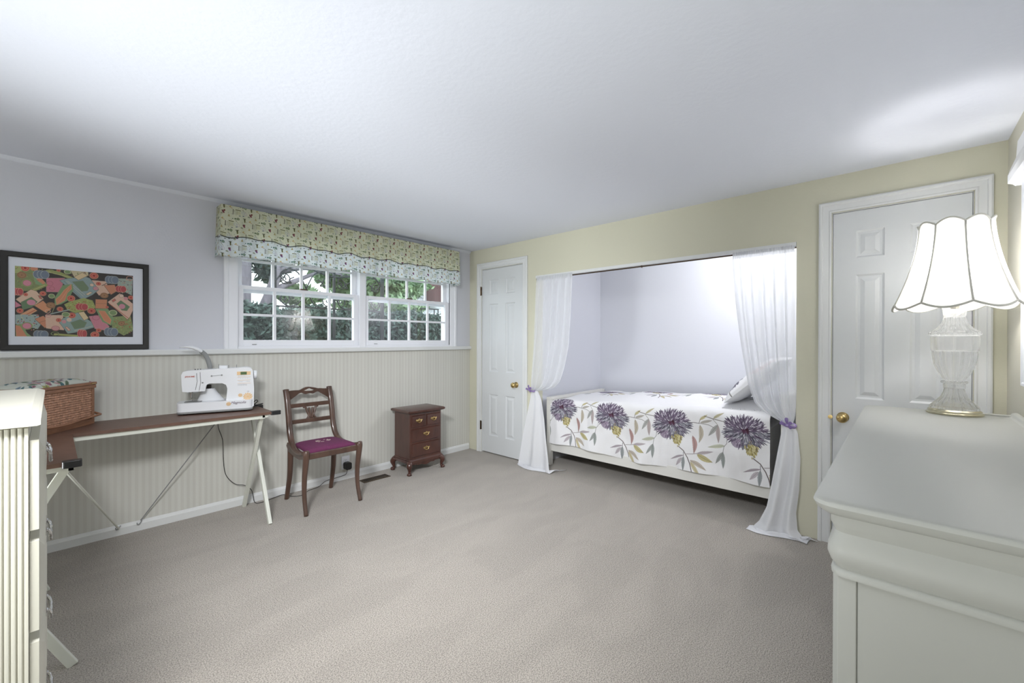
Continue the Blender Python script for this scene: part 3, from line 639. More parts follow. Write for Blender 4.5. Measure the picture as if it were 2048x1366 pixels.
for (x, y, r) in ((250,130,72),(960,605,66),(520,530,54),(785,775,52),(155,800,56),(1325,250,72),(1395,375,42),(1280,805,66),(970,875,64),(760,950,46),(1390,1115,44),(1330,1185,72),(1905,595,46),(1525,745,28),(250,545,38),(770,165,34)): flower(x, y, r)
def cushion(x, y, rx, ry, c, lc):
    el(x, y, rx, ry, tuple(int(v*0.8) for v in c)); 
    for k in (-0.5, 0.0, 0.45): el(x+rx*k, y+ry*0.1*k, rx*0.52, ry*0.95, c); rg(x+rx*k, y+ry*0.1*k, rx*0.52, ry*0.95, 1.6, lc)
for q in ((130,500,85,58),(1130,740,98,55),(1750,460,85,52),(1130,1165,75,62)): cushion(*q, (178, 66, 72), (224, 160, 140))
for q in ((500,232,125,66),(1610,315,108,62),(480,1175,118,62),(1590,1140,110,66)): cushion(*q, (104, 118, 138), (176, 186, 186))
for (x, y, rx, ry) in ((195,240,76,50),(640,715,74,48),(1485,560,64,44),(1755,1005,56,40)): el(x, y, rx, ry, (160, 116, 80)); rg(x, y, rx*0.8, ry*0.8, 1.6, (104, 70, 50)); el(x, y, 8, 6, (90, 60, 44))
for (x, y, rx, ry) in ((275,365,66,46),(260,1040,70,46)): el(x, y, rx*1.3, ry*1.3, (140, 158, 98)); el(x, y, rx, ry, (212, 134, 154)); rg(x, y, rx, ry, 1.5, (150, 84, 104))
for (x, y, rx, ry) in ((655,570,48,34),(875,860,60,36),(1620,835,62,42),(910,190,52,32)): el(x, y, rx*1.1, ry*1.1, (190, 194, 150)); el(x, y, rx*0.85, ry*0.85, (118, 146, 96))
rg(590, 810, 40, 26, 3, (220, 176, 150)); rg(600, 880, 40, 26, 3, (214, 150, 150)); lin([(700,1175),(1040,1200)], 40, (160, 166, 96)); rg(700, 1165, 60, 28, 3, (120, 140, 90)); rg(1890, 290, 50, 34, 3, (206, 150, 130)); rg(650, 180, 50, 24, 3, (150, 150, 96))
ax0, ax1, az0, az1 = -0.141, 0.355, 1.266, 1.662
P = np.zeros((AH, AW, 3)); P[..., 0] = np.linspace(ax0, ax1, AW)[None, :]; P[..., 1] = YW-0.0108; P[..., 2] = np.linspace(az1, az0, AH)[:, None]
A.a = (A.a*0.86+0.14*np.array([0.62, 0.58, 0.54]))*(0.94+0.06*rng.rand(AH, AW, 1))
sheet('print', A.a, P, M_art, pic, world=True)
0 and MB().add([(px0+0.029,YW-0.0135,pz0+0.029),(px1-0.029,YW-0.0135,pz0+0.029),(px1-0.029,YW-0.0135,pz1-0.029),(px0+0.029,YW-0.0135,pz1-0.029)], [(0,1,2,3)]).build('glazing', M_glass, pic, world=True)

# ================================================================ BED IN THE ALCOVE
BX0, BX1, BY0, BY1 = 3.395, 4.44, 0.60, 2.60
bed = thing('bed', 'white wooden single bed in the alcove', 'bed', (3.9, 1.6, 0))
MB().box(BX0, BX1, BY1, BY1+0.03, 0.12, 0.655).box(BX0-0.005, BX1+0.005, BY1-0.008, BY1+0.042, 0.65, 0.678).build('footboard', M_bed, bed, world=True, bevel=0.003)
MB().box(BX0, BX1, BY0-0.035, BY0, 0.22, 0.86).box(BX0-0.005, BX1+0.005, BY0-0.045, BY0+0.010, 0.855, 0.885).build('headboard', M_bed, bed, world=True, bevel=0.003)
for y, h in ((BY1+0.012, 0.65), (BY0-0.018, 0.86)):
    for x in (BX0+0.012, BX1-0.012):
        MB().box(x-0.022, x+0.022, y-0.024, y+0.024, 0, h).build('leg', M_bed, bed, world=True, bevel=0.002)
for x in (BX0+0.005, BX1-0.025): MB().box(x, x+0.022, BY0, BY1, 0.142, 0.235).build('side_rail', M_bed, bed, world=True, bevel=0.002)
for k in range(9):
    y = 0.75+k*0.215; MB().box(BX0+0.03, BX1-0.03, y-0.035, y+0.035, 0.19, 0.208).build('slat', M_bed, bed, world=True)
mt = MB().rbox(BX0+0.03, BX1-0.03, BY0+0.09, BY1-0.03, 0.21, 0.62, 0.05, 4, axis=2)
tag(mt.build('mattress', M_matt, smooth='auto', bevel=0.03), 'white mattress under the floral duvet on the white bed', 'mattress')
# duvet: cloth coordinate s along the length (px left to right), t from the front hem up and over
DW, DH = 1000, 760
L_s, L_t = 2.0, 1.50
ps = DW/L_s; pt = DH/L_t
D = Raster(DW, DH, (232, 233, 236))
U = 0.00041
def motif(cy, ct):
    """cy = world y of flower centre, ct = cloth height of centre"""
    cx = (2.62-cy)*ps; cyy = (L_t-ct)*pt; k = U*ps
    def q(x, y): return (cx+(x-640)*k, cyy+(y-200)*k)
    br = (104, 90, 88); r_ = random.Random(11)
    S = 8*k
    D.line([q(770,670),q(880,740),q(960,860),q(1010,980),q(1030,1060),q(1060,1180)], 16*k, br)
    D.line([q(940,795),q(1060,775),q(1160,750),q(1260,700)], 9*k, (130, 112, 112)); D.leaf(q(1140,752), q(1440,690), 60*k, (176, 164, 170), vein=(120, 104, 112))
    D.leaf(q(1055,425), q(1085,765), 90*k, (176, 120, 114), 0.8, vein=(90, 80, 76), bend=-0.10)
    D.leaf(q(1145,770), q(1420,885), 105*k, (190, 178, 110), 0.9, vein=(130, 120, 80), bend=0.03)
    D.leaf(q(1010,905), q(1315,1050), 85*k, (184, 170, 150), 0.85, vein=(120, 100, 90), bend=-0.05); D.leaf(q(1015,930), q(1215,1200), 75*k, (200, 186, 136), 0.9, vein=(140, 124, 80))
    D.leaf(q(885,830), q(605,945), 45*k, (160, 146, 156), 0.85, vein=(110, 96, 108), bend=0.04); D.leaf(q(880,850), q(868,1135), 70*k, (140, 148, 150), 0.9, vein=(88, 92, 98)); D.leaf(q(850,880), q(710,1050), 70*k, (176, 164, 172), 0.8, vein=(120,110,120)); D.line([q(880,770),q(882,860)], 10*k, (120, 116, 124))
    D.leaf(q(250,670), q(105,895), 70*k, (150, 156, 152), 0.9, vein=(96, 98, 92)); D.leaf(q(245,680), q(235,975), 72*k, (142, 152, 148), 0.9, vein=(90, 94, 90)); D.line([q(330,365),q(320,500),q(265,570),q(240,690)], 8*k, (120, 118, 118)); D.leaf(q(280,550), q(-20,610), 70*k, (186, 190, 160), 0.85, vein=(130,134,110))
    D.leaf(q(1210,215), q(1180,545), 90*k, (184, 172, 146), 0.85, vein=(124, 110, 92), bend=-0.10); D.leaf(q(1205,120), q(1340,15), 55*k, (200, 188, 130), 0.9, vein=(130, 116, 70)); D.leaf(q(1215,175), q(1430,110), 55*k, (176, 170, 158), 0.85, vein=(110,100,92)); D.line([q(990,185),q(1100,178),q(1190,185),q(1215,115)], 9*k, (96, 90, 84)); D.line([q(1190,185),q(1366,200),q(1500,260)], 8*k, (120, 112, 108))
    D.leaf(q(160,180), q(165,510), 85*k, (176, 158, 156), 0.85, vein=(116, 98, 100)); D.leaf(q(160,180), q(-10,400), 75*k, (160, 162, 158), 0.85, vein=(104,104,100)); D.line([q(-80,40),q(80,80),q(280,110)], 11*k, (110, 100, 90)); D.line([q(80,90),q(160,180)], 8*k, (140, 130, 110)); D.leaf(q(90,70), q(260,-60), 50*k, (192, 184, 140), 0.9, vein=(126,116,80))
    D.ell(*q(640, 265), 300*k, 265*k, (140, 132, 156), 0, 0.9); D.ell(*q(640, 150), 280*k, 150*k, (118, 96, 132), 0, 0.9); D.ell(*q(500, 430), 110*k, 110*k, (150, 136, 160), 0, 0.9); D.ell(*q(745, 500), 95*k, 130*k, (190, 176, 112), 0, 0.9)
    # flower head, petal by petal, outside in
    for ring in range(9):
        f = 1-ring/9.0; n_ = int(46*f+6)
        for j in range(n_):
            a = 2*PI*(j+r_.random()*0.8)/n_; sy = math.sin(a); rx = 345*f; ry = (300 if sy > 0 else 215)*f
            rx *= 1+0.10*math.sin(5*a+1); x = 640+rx*math.cos(a); y = 205+ry*sy
            t = r_.random()
            if sy < -0.05 or t < 0.12: col = r_.choice([(100,80,112),(124,106,136),(86,70,98),(150,136,160)])
            elif x < 560 and y > 360: col = r_.choice([(146,126,156),(168,150,176),(120,102,132)])
            else: col = r_.choice([(104,106,122),(132,134,150),(84,84,100),(160,162,176),(118,108,132)])
            ln = 52+40*r_.random(); 
            D.leaf(q(x-ln*0.6*math.cos(a), y-ln*0.6*sy), q(x+ln*math.cos(a), y+ln*sy), (15+13*r_.random())*k*1.2, col, 0.95)
            if t > 0.72: D.leaf(q(x, y), q(x+ln*0.8*math.cos(a+0.3), y+ln*0.8*math.sin(a+0.3)), 12*k, (222, 222, 230), 0.9)
            if t < 0.55: D.line([q(x, y), q(x+ln*0.7*math.cos(a), y+ln*0.7*sy)], 7*k, (58, 52, 72))
    for j in range(80):
        a = r_.uniform(0.2, PI-0.2); rr = r_.uniform(0, 1); x = 745+115*rr*math.cos(a)*1.0; y = 430+215*rr*math.sin(a)*abs(math.sin(a))
        D.leaf(q(x, y), q(x+25*math.cos(a), y+50), 20*k, r_.choice([(200,186,110),(178,162,84),(214,204,140),(150,136,70)]), 0.95)
        if j % 4 == 0: D.line([q(x, y+8), q(x+6, y+34)], 6*k, (96, 84, 50))
    for j in range(16):
        a = r_.uniform(0, 2*PI); D.leaf(q(640, 200), q(640+70*math.cos(a), 215+70*math.sin(a)), 26*k, r_.choice([(84,36,66),(70,30,48),(104,56,90)]), 0.95)
for row, off in ((0, 0.0), (1, -0.14), (2, 0.0)):
    for cy in np.arange(-0.34, 3.6, 0.56)[::-1]: motif(cy+0.0+off+0.0, 0.375+row*0.78)
D.a = D.a*0.72+0.28*D.a.mean(axis=2, keepdims=True)*np.array([1.01, 0.995, 0.99])
# surface: follow a profile in the x-z plane; hem in front
ts = np.linspace(0, 1, DH)[::-1]*L_t       # row 0 = top of raster = back
ss = np.linspace(0, 1, DW)*L_s             # left = foot end (large y)
def duvet_surface(ts, ss, off=0.0):
    T_, S_ = np.meshgrid(ts, ss, indexing='ij'); y = 2.588-S_*0.960
    zt = 0.650+0.105*np.clip(S_/L_s, 0, 1)**0.75+0.006*np.sin(S_*9+1)
    zb = 0.222+0.012*np.sin(S_*5.0)+0.014*np.clip((S_-1.5)/0.5, 0, 1)
    r = 0.075; drop = zt-zb; straight = drop-r; arc = r*PI/2
    x = np.empty_like(T_); z = np.empty_like(T_)
    fr = 3.372
    m1 = T_ < straight; m2_ = (T_ >= straight) & (T_ < straight+arc); m3 = T_ >= straight+arc
    x[m1] = fr; z[m1] = (zb+T_)[m1]
    th = ((T_-straight)/r)[m2_]; x[m2_] = fr+r*(1-np.cos(th)); z[m2_] = (zt-r)[m2_]+r*np.sin(th)
    dd = (T_-straight-arc)[m3]; x[m3] = fr+r+dd; z[m3] = zt[m3]+(0.012+0.03*np.clip(S_[m3]/0.8, 0, 1))*np.sin(np.clip(dd/0.9, 0, 1)*PI)
    wgt = np.clip(1-T_/0.5, 0, 1)
    n1 = vnoise(T_.shape, (7, 9), 5)-0.5; n2 = vnoise(T_.shape, (16, 26), 6)-0.5; n3 = vnoise(T_.shape, (5, 40), 8)-0.5
    bump = 0.034*n1+0.015*n2+0.022*n3*wgt
    x = x-np.where(m3, 0, bump+0.018*wgt*np.sin(S_*14+2*n1)-0.004); z = z+np.where(m3, 0.012*n1+0.006*n2, 0.3*bump)
    # back hem clipped at the wall side
    over = np.clip(x-4.38, 0, None); x = np.minimum(x, 4.38+0.02*np.tanh(over/0.1)); z = z-over*0.9
    # foot end droops a little, head end hem is loose
    z = z-0.03*np.exp(-S_/0.03)*np.where(m3, 1, 0)
    return np.stack([x, y, z], -1)
P = duvet_surface(ts, ss)
duv = sheet('duvet', D.a, P, M_duvet, thick=0.012)
tag(duv, 'white duvet printed with large purple and grey dahlias, draped over the bed', 'duvet')

def pillow_mesh(W2, H2, T2, nx=40, ny=28, seed=1):
    top, bot = [], []
    for j in range(ny+1):
        ra, rb = [], []
        for i in range(nx+1):
            u = -1+2*i/nx; v = -1+2*j/ny; e = (max(0, 1-abs(u)**3.2)*max(0, 1-abs(v)**3.2))**0.55
            pin = 1-0.06*(1-abs(v))*abs(u)**4; pin2 = 1-0.06*(1-abs(u))*abs(v)**4
            wr = 0.006*math.sin(7*u+seed)*math.sin(6*v+2*seed)*e
            ra.append((u*W2*pin, v*H2*pin2, T2*e+wr)); rb.append((u*W2*pin, v*H2*pin2, -T2*e*0.8+wr))
        top.append(ra); bot.append(rb)
    return top, bot
# floral pillow tilted against the white ones
top, bot = pillow_mesh(0.34, 0.25, 0.075)
pl = thing('floral_pillow', 'floral pillow leaning at the head end, partly behind the right sheer curtain', 'pillow', (3.81, 0.825, 0.945))
pl.rotation_euler = (math.radians(-43), 0, math.radians(2))
PT = np.array(top); nyy, nxx = 140, 200
def upsample(Pg, ny, nx):
    Hh, Ww = Pg.shape[:2]; yi = np.linspace(0, Hh-1.001, ny); xi = np.linspace(0, Ww-1.001, nx)
    y0 = yi.astype(int); x0 = xi.astype(int); fy = (yi-y0)[:, None, None]; fx = (xi-x0)[None, :, None]
    return (Pg[y0][:, x0]*(1-fx)+Pg[y0][:, x0+1]*fx)*(1-fy)+(Pg[y0+1][:, x0]*(1-fx)+Pg[y0+1][:, x0+1]*fx)*fy
sub = D.a[150:290, 340:540]; sub = sub[::-1, ::-1]
sheet('pillow_front', sub, upsample(PT, nyy, nxx), M_duvet, pl)
MB().grid(bot).build('pillow_back', M_pillow, pl, smooth=True, label='plain white back of the pillow')

# ================================================================ CURTAIN TRACK AND SHEERS
tr = thing('curtain_track', 'white curtain track along the top of the bed alcove', 'curtain track', (XW, 1.6, 1.87))
MB().box(XW-0.006, XW+0.030, AL[0]+0.001, AL[1]-0.001, 1.868, 1.8935).build('track_rail', M_trim, tr, world=True)
MB().tube([(XW+0.012, AL[0]+0.002, 1.860), (XW+0.012, AL[1]-0.002, 1.860)], 0.0055, 8).build('curtain_rod', M_bronze, tr, world=True, label='thin brown rod')
MB().box(XW+0.002, XW+0.022, 1.570, 1.576, 1.850, 1.873).build('rod_bracket', M_bronze, tr, world=True)
def curtain(label, tab, nf, pool, seed, mirror=1):
    """tab rows: z, y_a, y_b, x_c, amplitude"""
    t = thing('sheer_curtain', label, 'curtain', (tab[-1][3], (tab[-1][1]+tab[-1][2])/2, 0), group='sheer curtains of the bed alcove')
    r_ = random.Random(seed); ph = [r_.uniform(0, 6.28) for _ in range(6)]
    zs = []
    zt, zb = tab[0][0], tab[-1][0]
    rows = []
    NZ, NU = 150, 150
    for i in range(NZ+1):
        # denser near the tie
        z = zt+(zb-zt)*i/NZ
        ya, yb, xc, amp = lerp_table(tab, z); row = []
        fl = min(1.0, max(0.0, (z-0.0)/0.12))
        for j in range(NU+1):
            u = j/NU; uu_ = u+0.012*math.sin(9*u+ph[0]+z*1.3)
            f = math.sin(2*PI*nf*uu_+ph[1]+0.9*z)+0.45*math.sin(2*PI*nf*0.47*u+ph[2]-1.5*z)+(0.2*math.sin(2*PI*nf*2.1*u+ph[3]+0.5*z) if nf > 5 else 0)
            row.append((xc+amp*f, ya+(yb-ya)*u, z))
        rows.append(row)
    return t, rows
# ---- right curtain, upper pouch then lower fall
def smooth_rows(rows, k=3):
    A_ = np.array(rows)
    for _ in range(k): A_[1:-1] = (A_[:-2]+2*A_[1:-1]+A_[2:])/4
    return A_.tolist()
upR = [(1.872,0.512,0.880,3.262,0.006),(1.80,0.510,0.878,3.25,0.010),(1.50,0.505,0.850,3.235,0.017),(1.25,0.500,0.818,3.225,0.019),(0.956,0.495,0.768,3.215,0.020),(0.83,0.497,0.725,3.21,0.018),(0.77,0.500,0.665,3.215,0.014),(0.735,0.508,0.60,3.225,0.010),(0.715,0.515,0.565,3.232,0.006)]
loR = [(0.715,0.505,0.565,3.232,0.006),(0.66,0.485,0.575,3.23,0.010),(0.50,0.470,0.600,3.22,0.018),(0.30,0.475,0.630,3.205,0.026),(0.15,0.490,0.655,3.19,0.028),(0.05,0.480,0.695,3.175,0.026),(0.006,0.44,0.73,3.16,0.024)]
upL = [(1.880,2.245,2.668,3.262,0.006),(1.80,2.240,2.670,3.25,0.009),(1.50,2.245,2.678,3.235,0.015),(1.20,2.260,2.690,3.225,0.018),(1.00,2.300,2.700,3.215,0.018),(0.87,2.345,2.708,3.21,0.016),(0.80,2.42,2.710,3.215,0.012),(0.765,2.54,2.710,3.225,0.009),(0.752,2.64,2.705,3.232,0.005)]
loL = [(0.752,2.62,2.705,3.232,0.005),(0.68,2.575,2.715,3.23,0.009),(0.50,2.520,2.745,3.215,0.016),(0.30,2.475,2.780,3.20,0.024),(0.15,2.440,2.800,3.19,0.027),(0.05,2.42,2.815,3.18,0.026),(0.006,2.41,2.82,3.17,0.022)]
def both(label, upT, loT, nf, seed, tie_y, tie_z, puddle, sgn):
    t, r1 = curtain(label, upT, nf, None, seed); _t, r2 = curtain(label, loT, nf*0.36, None, seed+5); bpy.data.objects.remove(_t)
    MB().grid(smooth_rows(r1, 4)).build('curtain_top', M_sheer, t, smooth=True, world=True)
    # gathered heading
    ya, yb = upT[0][1], upT[0][2]; hd = []
    for z in (upT[0][0]-0.045, upT[0][0]-0.03, upT[0][0]-0.015, upT[0][0]+0.0):
        hd.append([(3.256+0.007*math.sin(j*1.55), ya+(yb-ya)*j/90, z) for j in range(91)])
    MB().grid(hd).build('curtain_heading', M_sheer, t, smooth=True, world=True)
    MB().grid(smooth_rows(r2, 2)).build('curtain_fall', M_sheer2, t, smooth=True, world=True)
    # puddle on the carpet: folded lobes
    last = r2[-1]; n = len(last); rows = []
    for k in range(13):
        s_ = k/12; row = []
        for j in range(0, n, 2):
            u = j/(n-1); x, y, z = last[j]
            px_, py_ = puddle(u); hgt = 0.016*abs(math.sin(PI*s_*1.6+u*5))*(1-0.5*s_)+0.010*abs(math.sin(u*17+3*s_))*math.sin(PI*min(1, s_+0.15))
            row.append((x+(px_-x)*s_, y+(py_-y)*s_, 0.006+hgt*math.sin(PI*min(1, s_*0.9+0.1))))
        rows.append(row)
    MB().grid(rows).build('curtain_puddle', M_sheer2, t, smooth=True, world=True, thick=0.003)
    # ribbon tie with bow
    tb = thing('ribbon_tie', 'lilac organza ribbon bow tied round the %s sheer curtain' % ('right' if sgn > 0 else 'left'), 'ribbon', (3.232, tie_y, tie_z), group='ribbon ties of the alcove curtains')
    ring = [(3.232+0.030*math.cos(a), tie_y+0.040*math.sin(a), tie_z+0.012*math.sin(a+0.5)) for a in np.linspace(0, 2*PI, 25)]
    MB().tube(ring, 0.009, 6, cap=False, sq=(1.2, 0.5)).build('band', M_ribbon, tb, smooth=True, world=True)
    for k, (dy, dz) in enumerate(((0.030, 0.022), (-0.050, 0.012), (-0.006, 0.052), (0.028, -0.018))):
        c = Vector((3.195, tie_y, tie_z)); e = c+Vector((-0.012, -dy*0.9, dz)); side = Vector((0, dz, dy)).normalized()*0.012
        mid = (c+e)/2+Vector((-0.014, 0, 0.006))
        MB().grid([[tuple(c), tuple(c+side*0.2)], [tuple(mid-side), tuple(mid+side)], [tuple(e-side), tuple(e+side)]]).build('bow_loop' if k < 2 else 'ribbon_tail', M_ribs, tb, world=True, smooth=True, sub=2, thick=0.001)
    MB().tube([(3.185, tie_y-0.008, tie_z), (3.185, tie_y+0.008, tie_z)], 0.009, 8).build('knot', M_ribbon, tb, world=True, smooth=True)
both('right white sheer curtain tied back, pooling by the wide white door', upR, loR, 5.3, 4, 0.535, 0.710, lambda u: (3.10+0.13*u**1.5*1.0+0.02*math.sin(9*u) if False else (3.13+0.03*math.sin(6*u)-0.02*(1-u)+(0.10 if u < 0.12 else 0), 0.375+0.38*u), )[0], 1)
both('left white sheer curtain tied back beside the narrow corner door', upL, loL, 5.3, 8, 2.700, 0.760, lambda u: (3.12+0.05*abs(u-0.5)+0.02*math.sin(7*u)+(0.20*(1-u/0.2) if u < 0.2 else 0), 2.36+0.47*u), -1)

# ================================================================ SMALL MAHOGANY CHEST
sm = thing('small_mahogany_chest', 'miniature mahogany chest of four drawers on cabriole legs by the wall', 'chest', (2.415, 3.46, 0))
y0, y1, x0, x1 = 3.335, 3.59, 2.235, 2.592
MB().box(x0, x1, y0, y1, 0.135, 0.572).build('carcass', M_mahog, sm, world=True, bevel=0.002)
MB().add(*(lambda P_, n_: (P_, [tuple(range(n_))[::-1], tuple(range(3*n_, 4*n_))]+[(a*n_+i, a*n_+(i+1) % n_, (a+1)*n_+(i+1) % n_, (a+1)*n_+i) for a in range(3) for i in range(n_)]))
  ([(cx+(hx+d)*sx, cy+(hy+d)*sy, z) for (d, z) in ((-0.012,0.566),(0.004,0.575),(0.006,0.590),(-0.004,0.598)) for cx, cy, hx, hy in ((2.4135, 3.458, 0.205, 0.145),) for (sx, sy) in ((-1,-1),(-0.6,-1.05),(0,-1.07),(0.6,-1.05),(1,-1),(1,1),(-1,1))], 7)).build('top', M_mahog, sm, world=True, smooth='auto')
MB().box(x0-0.012, x1+0.012, y0-0.012, y1+0.006, 0.100, 0.128).prism([(y0-0.012,0.128),(y0-0.004,0.138),(y0,0.142),(y1,0.142),(y1+0.004,0.128)], 0, x0-0.008, x1+0.008).build('base_moulding', M_mahog, sm, world=True, bevel=0.003)
ap = [(x0, 0.102), (x1, 0.102), (x1, 0.088)]
for k in range(21):
    u = k/20; x = x1-(x1-x0)*u; ap.append((x, 0.088-0.020*math.exp(-((u-0.5)/0.14)**2)-0.010*math.exp(-((abs(u-0.5)-0.24)/0.04)**2)))
MB().prism(ap, 1, y0-0.004, y0+0.010).build('apron', M_mahog, sm, world=True)
for sx, sy in ((x0, y0), (x1, y0), (x0, y1), (x1, y1)):
    ox = -1 if sx == x0 else 1; oy = -1 if sy == y0 else 1
    pts = [(sx-ox*0.004, sy-oy*0.004, 0.115), (sx+ox*0.012, sy+oy*0.012, 0.085), (sx+ox*0.006, sy+oy*0.006, 0.050), (sx+ox*0.004, sy+oy*0.004, 0.026), (sx+ox*0.012, sy+oy*0.012, 0.012), (sx+ox*0.014, sy+oy*0.014, 0.0)]
    MB().tube(catmull(pts, 4), [0.026,0.027,0.027,0.026,0.026,0.024,0.021,0.018,0.016,0.014,0.013,0.012,0.012,0.013,0.016,0.020,0.023,0.023,0.022,0.019,0.014], 12).build('leg', M_mahog, sm, smooth=True, world=True)
def drawer(xa, xb, za, zb):
    d = MB().frustum(1, -1, xa, xb, za, zb, 0.006, y0+0.001, y0-0.010).build('drawer', M_mahog, sm, world=True, smooth=False)
    cx, cz = (xa+xb)/2, (za+zb)/2+0.004; hb = MB(); yy = y0-0.0125
    # pierced bat-wing plate with bail
    pl_ = [(-0.036,0.006),(-0.030,0.016),(-0.018,0.010),(-0.010,0.014),(0,0.024),(0.010,0.014),(0.018,0.010),(0.030,0.016),(0.036,0.006),(0.024,0.002),(0.026,-0.008),(0.014,-0.010),(0,-0.022),(-0.014,-0.010),(-0.026,-0.008),(-0.024,0.002)]
    for i in range(16):
        a, b5 = pl_[i], pl_[(i+1) % 16]; hb.tube([(cx+a[0]*1.0, yy, cz+a[1]*0.85), (cx+b5[0]*1.0, yy, cz+b5[1]*0.85)], 0.0024, 5)
    hb.tube([(cx-0.020, yy-0.004, cz+0.004), (cx-0.016, yy-0.008, cz-0.010), (cx, yy-0.010, cz-0.014), (cx+0.016, yy-0.008, cz-0.010), (cx+0.020, yy-0.004, cz+0.004)], 0.003, 6)
    hb.tube([(cx, yy, cz+0.018), (cx, yy, cz-0.016)], 0.0022, 5); hb.tube([(cx-0.03, yy, cz+0.006), (cx+0.03, yy, cz+0.006)], 0.0022, 5)
    hb.build('drawer_pull', M_brass, d, world=True, label='pierced brass bail pull')
fx0, fx1 = x0+0.016, x1-0.016; xm = (fx0+fx1)/2
drawer(fx0, xm-0.006, 0.435, 0.545); drawer(xm+0.006, fx1, 0.435, 0.545); drawer(fx0, fx1, 0.298, 0.420); drawer(fx0, fx1, 0.158, 0.284)

# ================================================================ CHAIR
ch = thing('side_chair', 'dark wooden sabre-leg side chair with purple needlepoint seat', 'chair', (1.42, 3.30, 0))
FX = (1.222, 1.622); BXx = (1.250, 1.592)
for k in (0, 1):
    fxx, bx = FX[k], BXx[k]; s_ = -1 if k == 0 else 1
    # back post sweeping into the seat rail: one piece
    pts = catmull([(bx, 3.575, 0.855), (bx, 3.545, 0.78), (bx, 3.515, 0.66), (bx+s_*0.0, 3.495, 0.56), (bx+s_*0.003, 3.455, 0.475), (bx+s_*0.010, 3.38, 0.432), (fxx-s_*0.006, 3.25, 0.418), (fxx, 3.125, 0.437)], 5)
    MB().tube(pts, [0.020]*len(pts), 10, sq=(1.15, 0.8)).build('side_frame', M_cwood, ch, smooth=True, world=True)
    MB().box(min(bx, bx), bx+0.0001, 3.4, 3.41, 0.43, 0.431) if False else None
    MB().prism([(3.13,0.395),(3.13,0.440),(3.25,0.425),(3.40,0.425),(3.48,0.46),(3.50,0.43),(3.46,0.395),(3.36,0.375),(3.25,0.368)], 0, (fxx+bx)/2-0.010, (fxx+bx)/2+0.010).build('side_rail', M_cwood, ch, world=True, bevel=0.003)
    fp = catmull([(fxx, 3.118, 0.455), (fxx, 3.108, 0.43), (fxx, 3.118, 0.36), (fxx, 3.140, 0.24), (fxx+s_*0.001, 3.135, 0.12), (fxx+s_*0.004, 3.098, 0.0)], 5)
    MB().tube(fp, list(np.interp(np.arange(len(fp)), [0, 2, 5, 12, 20, 25], [0.013, 0.027, 0.026, 0.021, 0.017, 0.016])), 10, sq=(1.0, 0.9)).build('leg', M_cwood, ch, smooth=True, world=True)
    bp_ = catmull([(bx, 3.475, 0.44), (bx, 3.480, 0.33), (bx, 3.492, 0.20), (bx+s_*0.002, 3.520, 0.09), (bx+s_*0.004, 3.548, 0.0)], 5)
    MB().tube(bp_, list(np.linspace(0.023, 0.016, len(bp_))), 8, sq=(1.0, 1.0)).build('leg', M_cwood, ch, smooth=True, world=True)
MB().rbox(FX[0], FX[1], 3.105, 3.127, 0.392, 0.436, 0.006, axis=0).build('seat_rail', M_cwood, ch, world=True)
MB().rbox(BXx[0], BXx[1], 3.462, 3.482, 0.400, 0.440, 0.006, axis=0).build('seat_rail', M_cwood, ch, world=True)
# drop-in seat: domed pad
rows = []
for j in range(25):
    v = j/24; row = []
    for i in range(31):
        u = i/30; xa = 1.236+(1.262-1.236)*v; xb = 1.608+(1.582-1.608)*v
        e = (1-abs(2*u-1)**5)*(1-abs(2*v-1)**5); row.append((xa+(xb-xa)*u, 3.122+(3.462-3.122)*v, 0.436+0.032*e**0.5))
    rows.append(row)
st_ = MB().grid(rows).build('seat', M_seat, ch, smooth=True, world=True, thick=0.02)
em = MB(); r_ = random.Random(2)
for k in range(26):
    a = r_.uniform(0, 2*PI); rr = r_.uniform(0.2, 1)**0.5; cx, cy = 1.42+0.055*rr*math.cos(a), 3.30+0.040*rr*math.sin(a); b5 = r_.uniform(0, PI)
    em.box(cx-0.006, cx+0.006, cy-0.003, cy+0.003, 0.4665, 0.4700)
em.build('embroidery', M_thread, st_, world=True, label='pale stitched flower spray')['kind'] = 'stuff'
# crest rail: scrolled with pierced lozenge
xa, xb = BXx[0]+0.012, BXx[1]-0.012; N_ = 48; t1, b1, t2, b2_ = [], [], [], []
for k in range(N_+1):
    u = k/N_; x = xa+(xb-xa)*u; c = abs(u-0.5)*2
    top_ = 0.845+0.022*math.exp(-((c-0.0)/0.42)**2)+0.006*math.sin(u*PI*6)*0.3-0.004*math.exp(-((c-0.45)/0.1)**2)
    bot_ = 0.812-0.050*max(0, (c-0.5)/0.5)**1.3+0.010*math.exp(-((c-0.42)/0.16)**2)-0.004*math.cos(u*PI*10)*math.exp(-(c/0.4)**2)
    t1.append((x, top_)); b1.append((x, bot_))
cr_ = MB(); yb_ = 3.562
def lozenge(u):
    c = abs(u-0.5)/0.13
    return 0.011*(1-c**1.3) if c < 1 else 0
for k in range(N_):
    for part_ in (0, 1):
        q = []
        for kk in (k, k+1):
            lz = lozenge(kk/N_); mid = 0.5*(t1[kk][1]+b1[kk][1])+0.003
            q.append((t1[kk][0], (mid+lz, t1[kk][1]) if part_ else (b1[kk][1], mid-lz)))
        (x_a, (l_a, h_a)), (x_b, (l_b, h_b)) = q
        cr_.add([(x_a,yb_-0.009,l_a),(x_b,yb_-0.009,l_b),(x_b,yb_-0.009,h_b),(x_a,yb_-0.009,h_a),(x_a,yb_+0.009,l_a),(x_b,yb_+0.009,l_b),(x_b,yb_+0.009,h_b),(x_a,yb_+0.009,h_a)], [(0,1,2,3),(7,6,5,4),(0,4,5,1),(3,2,6,7)])
cr_.build('crest_rail', M_cwood, ch, world=True)
